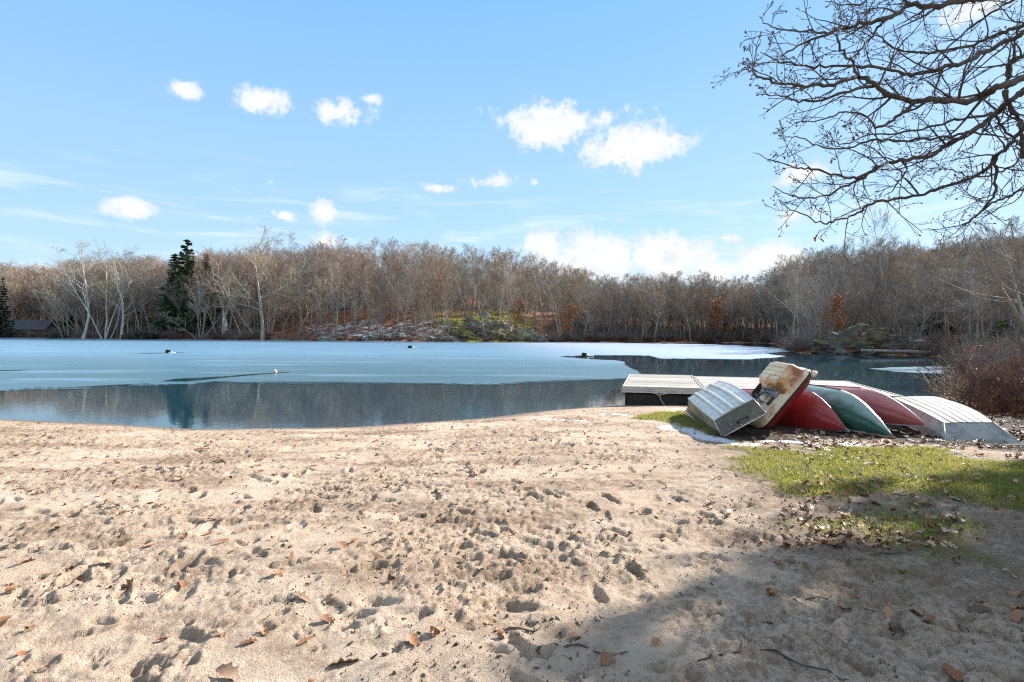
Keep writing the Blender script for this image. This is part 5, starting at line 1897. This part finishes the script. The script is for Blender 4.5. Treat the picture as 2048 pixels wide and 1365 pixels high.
link_mesh('trunk', V, Q, M['oak_bark'], oak)
k2P, k2R, k2l = sprout(gg, kP, kR, 9, .2, 1, .5, kl, 46, .1, 6, .005, .5, .16)
k3P, k3R, _ = sprout(gg, k2P, k2R, 7, .15, 1, .5, k2l, 44, .05, 4, .003, .6, .2)
V, Q = merge([tubes(k2P, k2R, 5), tubes(k3P, k3R, 3)])
link_mesh('upper_crown', V, Q, M['oak_bark'], oak, False)
gg = np.random.default_rng(31)
twP, budp, leafp = [], [], []


def catmull(P, n):
    P = np.array(P)
    Pe = np.concatenate([[2 * P[0] - P[1]], P, [2 * P[-1] - P[-2]]])
    out = []
    for i in range(len(P) - 1):
        a, b, c, d = Pe[i:i + 4]
        for t in np.linspace(0, 1, n, endpoint=False):
            out.append(.5 * (2 * b + (c - a) * t + (2 * a - 5 * b + 4 * c - d) * t ** 2 + (3 * b - a - 3 * c + d) * t ** 3))
    out.append(P[-1])
    return np.array(out)


all_tw = []
for zp, d0, d1, r0 in LIMBS:
    pts = []
    n = len(zp)
    ph = gg.random() * 6
    for i, (a, b) in enumerate(zp):
        t = i / (n - 1)
        dd = KO * (d0 + (d1 - d0) * t + .22 * math.sin(ph + 2.2 * i) * min(1, i / 2))
        pts.append(np.array(dp(1440 + a * ZS, b * ZS, dd)) - np.array([OX, OY, oz]))
    if zp[0][0] > 1800:     # runs on to the trunk outside the frame
        z0 = min(max(pts[0][2] - .6, 2.2), 9)
        pts = [np.array([0, .15, z0 - .5]), np.array([pts[0][0] * .5, pts[0][1] * .5 + .1, (z0 + pts[0][2]) / 2])] + pts
    C = catmull(pts, 5)
    big_ = r0 > .08
    r0 = r0 * KO * (.5 if big_ else .86)
    C[1:-1] += gg.normal(size=(len(C) - 2, 3)) * .008
    L = np.linalg.norm(np.diff(C, axis=0), axis=1).sum()
    tq = np.linspace(0, 1, len(C))
    Rr = r0 * (1 - tq) ** .8 * (1 + .10 * gg.normal(size=len(C))) + .003
    if big_:
        Rr = r0 * (1 + .25 * np.sin(np.arange(len(C)) * 1.1)) * (1 - .35 * tq)
    V, Q = tubes(C[None], Rr[None], 8)
    link_mesh('bough', V, Q, M['oak_bark'], oak)
    k0 = .25 if zp[0][0] > 1800 else .08
    nb = max(5, int(L * (1 - k0) * 4.4))
    P1, R1, l1 = sprout(gg, C[None], np.minimum(Rr, .03)[None], nb, k0, 1.0, 1.0, np.array([.60 if r0 > .011 else .40]), 46, .03, 7, .0026, .5, .16)
    P2, R2, l2 = sprout(gg, P1, np.minimum(R1, .012), 4, .18, 1, .55, l1, 44, .02, 5, .0021, .62, .2)
    P3, R3, l3 = sprout(gg, P2, np.minimum(R2, .007), 2, .25, 1, .5, l2, 42, .01, 4, .0016, .7, .2)
    all_tw += [tubes(P1, R1, 5), tubes(P2, R2, 4), tubes(P3, R3, 3)]
    budp += [P2[:, -1], P3[:, -1], P1[:, -1]]
    leafp.append(P2[:, -1])
V, Q = merge(all_tw)
link_mesh('crown', V, Q, M['oak_bark'], oak, False)
bp = np.concatenate(budp)
bp = bp[gg.random(len(bp)) < .55]
V, Q = leafy(gg, bp, .0105, 1)
V2, Q2 = leafy(gg, bp, .0105, 1)
V, Q = merge([(V, Q), (V2, Q2)])
o = link_mesh('buds', V, Q, M['bark_dark'], oak, False)
o['kind'] = 'stuff'
lp = np.concatenate(leafp)

# ------------------------------------------------------------------ white pine at the right, outside the frame: its shade lies over the near sand
prof = [(.0, 1.9), (.3, 2.2), (.55, 2.25), (.58, 3.05), (.66, 2.95), (.76, 2.5), (.88, 2.3), (.94, 1.5), (1, .4)]
tr, cr = conifer_geo(400, 18.5, 2.8, 44, .05, .8, .22, 150, prof)
r = thing('white_pine', 'tall dense pine beyond the right edge that shades the near sand', 'tree', (20.9, 15.7, gz1(20.9, 15.7)))
link_mesh('trunk', tr[0], tr[1], M['bark_dark'], r)
link_mesh('crown', cr[0], cr[1], M['needles_dark'], r, False)
tr, cr = conifer_geo(401, 15, 3.4, 30, .05, .8, .22, 130)
r = thing('white_pine', 'second dense pine beyond the right edge, nearer the beach', 'tree', (19.0, 9.6, gz1(19.0, 9.6)))
link_mesh('trunk', tr[0], tr[1], M['bark_dark'], r)
link_mesh('crown', cr[0], cr[1], M['needles_dark'], r, False)

# ------------------------------------------------------------------ fallen oak leaves
def leaf_geo(seed):
    """a lobed oak leaf with stalk, curled; about 40 triangles"""
    q = np.random.default_rng(seed)
    n = 8
    t = np.linspace(0, 1, n + 1)
    w0 = np.array([.03, .17, .11, .27, .15, .31, .17, .18, .02]) * (1 + .15 * q.normal(size=n + 1))
    curl, cup, tw = q.normal() * .9, .7 + q.random() * 1.6, q.normal() * .5
    V = []
    ang = 0
    p = np.array([0., 0, 0])
    for i in range(n + 1):
        a = curl * (t[i] - .5) * 1.6
        c = np.array([0, math.cos(a) * (t[i] - .5), math.sin(a) * (t[i] - .5) * .5])
        for s in (-1, 0, 1):
            k = s * w0[i]
            b = cup * abs(k) + tw * (t[i] - .5) * s * .6
            V.append(c + np.array([k * math.cos(b), 0, abs(k) * math.sin(b)]))
    F = []
    for i in range(n):
        for s in (0, 1):
            a = i * 3 + s
            F.append((a, a + 1, a + 4, a + 3))
    V = np.array(V)
    V = np.concatenate([V, np.array([[-.008, -.5, 0], [.008, -.5, 0], [.008, -.72, .05], [-.008, -.72, .05]]) + [0, 0, V[1][2]]])
    F.append((len(V) - 4, len(V) - 3, len(V) - 2, len(V) - 1))
    V[:, 2] -= V[:, 2].min()
    return V, np.array(F)


LEAVES = [[mesh_of('leaf', leaf_geo(500 + i), M[k], True) for i in range(9)] for k in ('leaf', 'leaf_pale')]
g = np.random.default_rng(61)


def lay(x, y, s):
    """where a leaf lies: height and slope of the sand beneath it"""
    e = .03
    z = ground_z(np.array([x, x + e, x, x - e, x]), np.array([y, y, y + e, y, y - e]))
    return float(z[0]), float((z[1] - z[3]) / (2 * e)), float((z[2] - z[4]) / (2 * e))


# the largest ones where the photograph has them: pixel, size
BIG = [(690, 1322, .15), (455, 1352, .15), (365, 1152, .13), (555, 1145, .14), (605, 1192, .13), (95, 1142, .13), (25, 1075, .12), (85, 1085, .11), (140, 1130, .10),
       (10, 1230, .13), (60, 1245, .09), (870, 1270, .14), (800, 1255, .12), (945, 1062, .13), (720, 1018, .10), (1005, 1272, .10), (980, 1240, .09), (1215, 1325, .14),
       (1150, 1270, .10), (1545, 1190, .17), (1400, 1170, .10), (1555, 1120, .10), (1655, 1065, .14), (1700, 1068, .12), (1790, 1250, .17), (1795, 1278, .08), (1775, 1230, .10),
       (1905, 1345, .11), (1960, 1225, .15), (2030, 1185, .15), (2035, 1240, .12), (1835, 1220, .12), (1720, 1190, .06), (1860, 1095, .11), (1460, 1018, .13), (1580, 1010, .12),
       (1640, 970, .13), (1700, 985, .14), (1725, 978, .13), (1745, 995, .12), (1760, 985, .12), (1680, 962, .12), (1770, 945, .13), (1835, 925, .12), (1870, 957, .14),
       (1930, 948, .14), (1955, 953, .12), (1985, 940, .10), (1850, 1002, .13), (1900, 1040, .14), (1925, 1050, .13), (2000, 1030, .13), (1780, 880, .12), (1905, 888, .14), (1930, 882, .15),
       (1950, 893, .13), (1968, 890, .12), (1915, 895, .12), (375, 925, .10), (240, 950, .11), (85, 965, .10), (60, 960, .10), (520, 940, .10), (1210, 1050, .10), (1290, 1140, .09), (530, 1265, .09), (430, 1270, .08)]
spots = []
for u, v, s in BIG:
    x, y = gp(u, v, .42 if v > 950 else .33)
    spots.append((x, y, s, 'seen'))
while len(spots) < 296:
    y = 2.2 + 8 * g.random() ** 1.3
    x = (g.random() * 2 - 1) * (.3 + .93 * y)
    dens = .22 + .8 * sstep(1.2, 3.2, x - .18 * y) + .25 * sstep(-.5, -2.5, x)
    if g.random() < dens:
        spots.append((x, y, .055 + .075 * g.random(), ''))
LL = {('sand', 0): ('curled brown oak leaf lying on the trampled sand', 'brown oak leaves on the sand'),
      ('sand', 1): ('bleached tan oak leaf lying on the trampled sand', 'bleached oak leaves on the sand'),
      ('turf', 0): ('brown oak leaf in the grass before the boats', 'brown oak leaves in the grass'),
      ('turf', 1): ('pale bleached oak leaf in the grass before the boats', 'pale oak leaves in the grass')}
for x, y, s, tagged in spots:
    onturf = float(turf(np.array([x]), np.array([y]))[0]) > .4 or (x > 2.5 and y > 5)
    pale = int(g.random() < (.34 if onturf or x > 1.5 else .15))
    me = LEAVES[pale][g.integers(9)]
    z, sx, sy = lay(x, y, s)
    o = link_obj('oak_leaf', me)
    nrm = Vector((-sx * .6 + g.normal() * .22, -sy * .6 + g.normal() * .22, 1)).normalized()
    q = Vector((0, 0, 1)).rotation_difference(nrm)
    o.rotation_euler = (q.to_matrix() @ Matrix.Rotation(g.random() * 6.28, 3, 'Z')).to_euler()
    o.location = (x, y, z + .006 + (.03 if onturf else 0))
    o.scale = (s * .98,) * 3
    lb, gr = LL['turf' if onturf else 'sand', pale]
    if not onturf:
        uq, vq = CX + F_PX * x / y, HY + F_PX * (CAM_Z - z) / y
        zone = 'at the left of the beach' if uq < 480 else 'left of the sunny footprints' if uq < 860 else 'among the paw prints' if uq < 1250 else 'on the shaded right sand'
        lb = '%s oak leaf %s %s' % ('bleached tan' if pale else 'curled brown', 'on the nearest sand' if vq > 1150 else 'towards the water', zone)
        gr = lb + ', several'
    else:
        lb += ' right of the sand' if x < 4.2 else ', farther right'
        gr = lb
    tag(o, lb, 'leaf', gr)

# the smaller and farther leaves as litter
P_, S_ = [], []
while len(P_) < 2600:
    k = g.random()
    if k < .30:
        y = 4 + 9 * g.random()
        x = (g.random() * 2 - 1) * (.5 + .95 * y)
        s = .03 + .05 * g.random()
    elif k < .42:       # under and before the boats
        u, v = 1500 + 560 * g.random(), 862 + 45 * g.random()
        x, y = gp(u, v, .33)
        s = .07 + .06 * g.random()
    elif k < .62:
        u, v = 1560 + 500 * g.random(), 905 + 200 * g.random()
        x, y = gp(u, v, .38)
        s = .05 + .06 * g.random()
        if fbm(np.array([x]), np.array([y]), .9, 3, 2)[0] < -.02:
            continue
    else:
        x, y = 8 + 6 * g.random(), 8 + 6 * g.random()
        s = .08 + .05 * g.random()
    P_.append((x, y))
    S_.append(s)
P_ = np.array(P_)
Zl = ground_z(P_[:, 0], P_[:, 1])
okl = poly_sd(P_[:, 0], P_[:, 1], LAKE) > .15
gv = [leaf_geo(540 + i) for i in range(6)]
parts_d, parts_p = [], []
for (x, y), s, z, k in zip(P_, S_, Zl, okl):
    if not k:
        continue
    V, Fq = gv[g.integers(6)]
    R = np.array((Matrix.Rotation(g.normal() * .35, 3, 'X') @ Matrix.Rotation(g.normal() * .35, 3, 'Y') @ Matrix.Rotation(g.random() * 6.28, 3, 'Z')))
    (parts_p if g.random() < .35 else parts_d).append((V @ R.T * s * 1.2 + np.array([x, y, z + .008]), Fq))
for nm, pt, mt, lb in (('leaf_litter', parts_d, 'leaf', 'small brown leaf litter over the beach and under the boats'), ('leaf_litter', parts_p, 'leaf_pale', 'small bleached leaf litter over the turf and under the boats')):
    V, Q = merge(pt)
    tag(link_mesh(nm, V, Q, M[mt], None, True), lb, None, None, 'stuff')

# twigs, bark bits and clods on the sand
M['debris'] = leaf_mat('dark_debris', (.055, .036, .022), (.12, .078, .048), (.20, .14, .09))
n = 16000
y = 2.0 + 11 * g.random(n) ** 1.25
x = (g.random(n) * 2 - 1) * (.4 + .95 * y)
cl_ = fbm(x, y, 1.1, 3, 6) + .4 * fbm(x, y, 4, 2, 3)
k = (cl_ > .06 + .12 * g.random(n)) & (poly_sd(x, y, LAKE) > .1)
x, y = x[k], y[k]
n = len(x)
z = ground_z(x, y)
a = g.random(n) * 6.28
ln = .002 + .024 * g.random(n) ** 8 + .0007 * y
wd = np.minimum(ln * (.25 + .5 * g.random(n)), .012 + .001 * y)
d = np.stack([np.cos(a) * ln, np.sin(a) * ln, g.normal(size=n) * .25 * ln], 1)
e = np.stack([-np.sin(a) * wd, np.cos(a) * wd, g.normal(size=n) * .2 * wd], 1)
hh = (.004 + .008 * g.random(n))[:, None] * np.array([0, 0, 1.])
c = np.stack([x, y, z + .001], 1)
V = np.stack([c - d, c + e, c + d, c - e, c - d * .5 + hh, c + e * .5 + hh, c + d * .6 + hh, c - e * .5 + hh], 1).reshape(-1, 3)
b8 = (np.arange(n) * 8)[:, None, None]
Q = (b8 + np.array([[0, 1, 5, 4], [1, 2, 6, 5], [2, 3, 7, 6], [3, 0, 4, 7], [4, 5, 6, 7]])[None]).reshape(-1, 4)
tag(link_mesh('debris', V, Q, M['debris'], None, False), 'dark bark bits and specks strewn over the sand', None, None, 'stuff')
# sticks that can be told apart
for (u, v, L, ang, lb) in ((1690, 1205, .42, -.5, 'thin bent dark stick on the shaded sand below the grass'), (1445, 1315, .34, .5, 'short dark stick on the shaded sand near the bottom edge'),
                           (1610, 1335, .40, -.6, 'dark crooked stick at the bottom of the shaded sand'), (1780, 1105, .35, .2, 'dark stick on the sand beside the sparse grass'),
                           (1040, 1255, .30, .25, 'thin stick lying by the shoe print in the sunny sand'), (1195, 1300, .34, -.15, 'thin stick at the edge of the shadow on the sand')):
    x, y = gp(u, v, .42)
    pts = []
    for i in range(7):
        t = (i / 6 - .5) * L
        px_, py_ = x + t * math.cos(ang) + .02 * math.sin(i * 1.9), y + t * math.sin(ang) + .03 * math.sin(i * 1.1)
        pts.append(Vector((px_, py_, gz1(px_, py_) + .006)))
    tag(MB().tube(pts, [.003, .0045, .005, .0045, .0045, .0035, .002], 6).build('stick', M['oak_bark'], None, True), lb, 'stick')

# ------------------------------------------------------------------ grass
def grass_mat():
    m, nt = material('grass_blade')
    isl = nt.new('ShaderNodeNewGeometry').outputs['Random Per Island']
    pos = nt.new('ShaderNodeNewGeometry').outputs['Position']
    c = nt.mix(isl, (.13, .165, .018), (.30, .30, .04))
    c = nt.mix(nt.ramp(nt.m('ADD', nt.noise(pos, 1.9, 4, .6), nt.m('MULTIPLY_ADD', isl, .4, -.2)), .44, .64), c, (.38, .29, .12))
    nt.put(nt.b.inputs['Base Color'], c)
    nt.b.inputs['Roughness'].default_value = .6
    tl = nt.new('ShaderNodeBsdfTranslucent')
    nt.put(tl.inputs[0], nt.mix(.5, c, (.46, .46, .05)))
    mx = nt.new('ShaderNodeMixShader')
    mx.inputs[0].default_value = .45
    nt.l.new(nt.b.outputs[0], mx.inputs[1])
    nt.l.new(tl.outputs[0], mx.inputs[2])
    nt.l.new(mx.outputs[0], nt.o.inputs[0])
    return m


M['grass'] = grass_mat()
n = 330000
y = 3.0 + 11.5 * g.random(n)
x = 1.2 + 11.5 * g.random(n)
k = (np.abs(x) < 1.0 * y + .6)
x, y = x[k], y[k]
T_ = turf(x, y)
pb_ = poly_sd(x, y, BP)
T_ = T_ * np.where(pb_ < .05, .12, 1)
k = (g.random(len(x)) < T_ * (.62 + .5 * sstep(-.1, .2, fbm(x, y, 3.1, 3, 2)))) & (poly_sd(x, y, LAKE) > .5)
x, y, T_ = x[k], y[k], T_[k]
n = len(x)
z = ground_z(x, y)
hgt = (.018 + .038 * g.random(n)) * (.6 + .6 * np.clip(T_, 0, 1))
a = g.random(n) * 6.28
wd = .0022 + .0022 * g.random(n)
lean_ = g.normal(size=(n, 2)) * .65
c = np.stack([x, y, z - .004], 1)
e = np.stack([np.cos(a) * wd, np.sin(a) * wd, 0 * a], 1)
mid = c + np.stack([lean_[:, 0] * hgt * .35, lean_[:, 1] * hgt * .35, hgt * .6], 1)
tip = c + np.stack([lean_[:, 0] * hgt, lean_[:, 1] * hgt, hgt], 1)
V = np.stack([c - e, c + e, mid + e * .8, mid - e * .8, tip + e * .15, tip - e * .15], 1).reshape(-1, 3)
b6 = (np.arange(n) * 6)[:, None, None]
Q = (b6 + np.array([[0, 1, 2, 3], [3, 2, 4, 5]])[None]).reshape(-1, 4)
tag(link_mesh('grass', V, Q, M['grass'], None, False), 'short yellow green turf in front of the boats and by the dock', None, None, 'stuff')
print('blades', n)

# leaves still hanging on the oak, and flecks floating on the water
for (a, b, s) in ((205, 352, .045), (755, 745, .06), (632, 925, .06), (570, 1280, .06), (432, 590, .05)):
    j = int(np.argmin([abs((CX + F_PX * (p[0] + OX) / (p[1] + OY)) - (1440 + a * ZS)) + abs((HY - F_PX * (p[2] + oz - CAM_Z) / (p[1] + OY)) - b * ZS) for p in lp]))
    for q in range(3):
        o = link_obj('leaf', LEAVES[0][(j + q) % 9], oak)
        o.location = Vector(lp[j]) + Vector((g.normal() * .02, g.normal() * .02, -.04 - .02 * q))
        o.rotation_euler = (1.3 + g.normal() * .4, g.normal() * .5, g.random() * 6.28)
        o.scale = (s,) * 3
fl = []
for i in range(150):
    u, v = 1050 + 850 * g.random(), 740 + 80 * g.random()
    if i < 40:
        u, v = 1130 + 120 * g.random(), 765 + 40 * g.random()
    x, y = gp(u, v, .004)
    if poly_sd(np.array([x]), np.array([y]), LAKE)[0] > -.15 or y > 32:
        continue
    V, Fq = gv[g.integers(6)]
    R = np.array(Matrix.Rotation(g.random() * 6.28, 3, 'Z'))
    fl.append((V @ R.T * (.03 + .03 * g.random()) * np.array([1, 1, .3]) + np.array([x, y, .003]), Fq))
V, Q = merge(fl)
tag(link_mesh('floating_leaves', V, Q, M['leaf_pale'], None, True), 'pale flecks of leaf floating on the open water by the dock', None, None, 'stuff')

# empty names that Blender counts up; nothing else to do
for o in S.objects:
    if o.type == 'MESH' and o.data.name != o.name:
        pass
print('objects', len(S.objects), 'tris', sum(len(o.data.loops) - 2 * len(o.data.polygons) for o in S.objects if o.type == 'MESH' and o.data.users == 1))
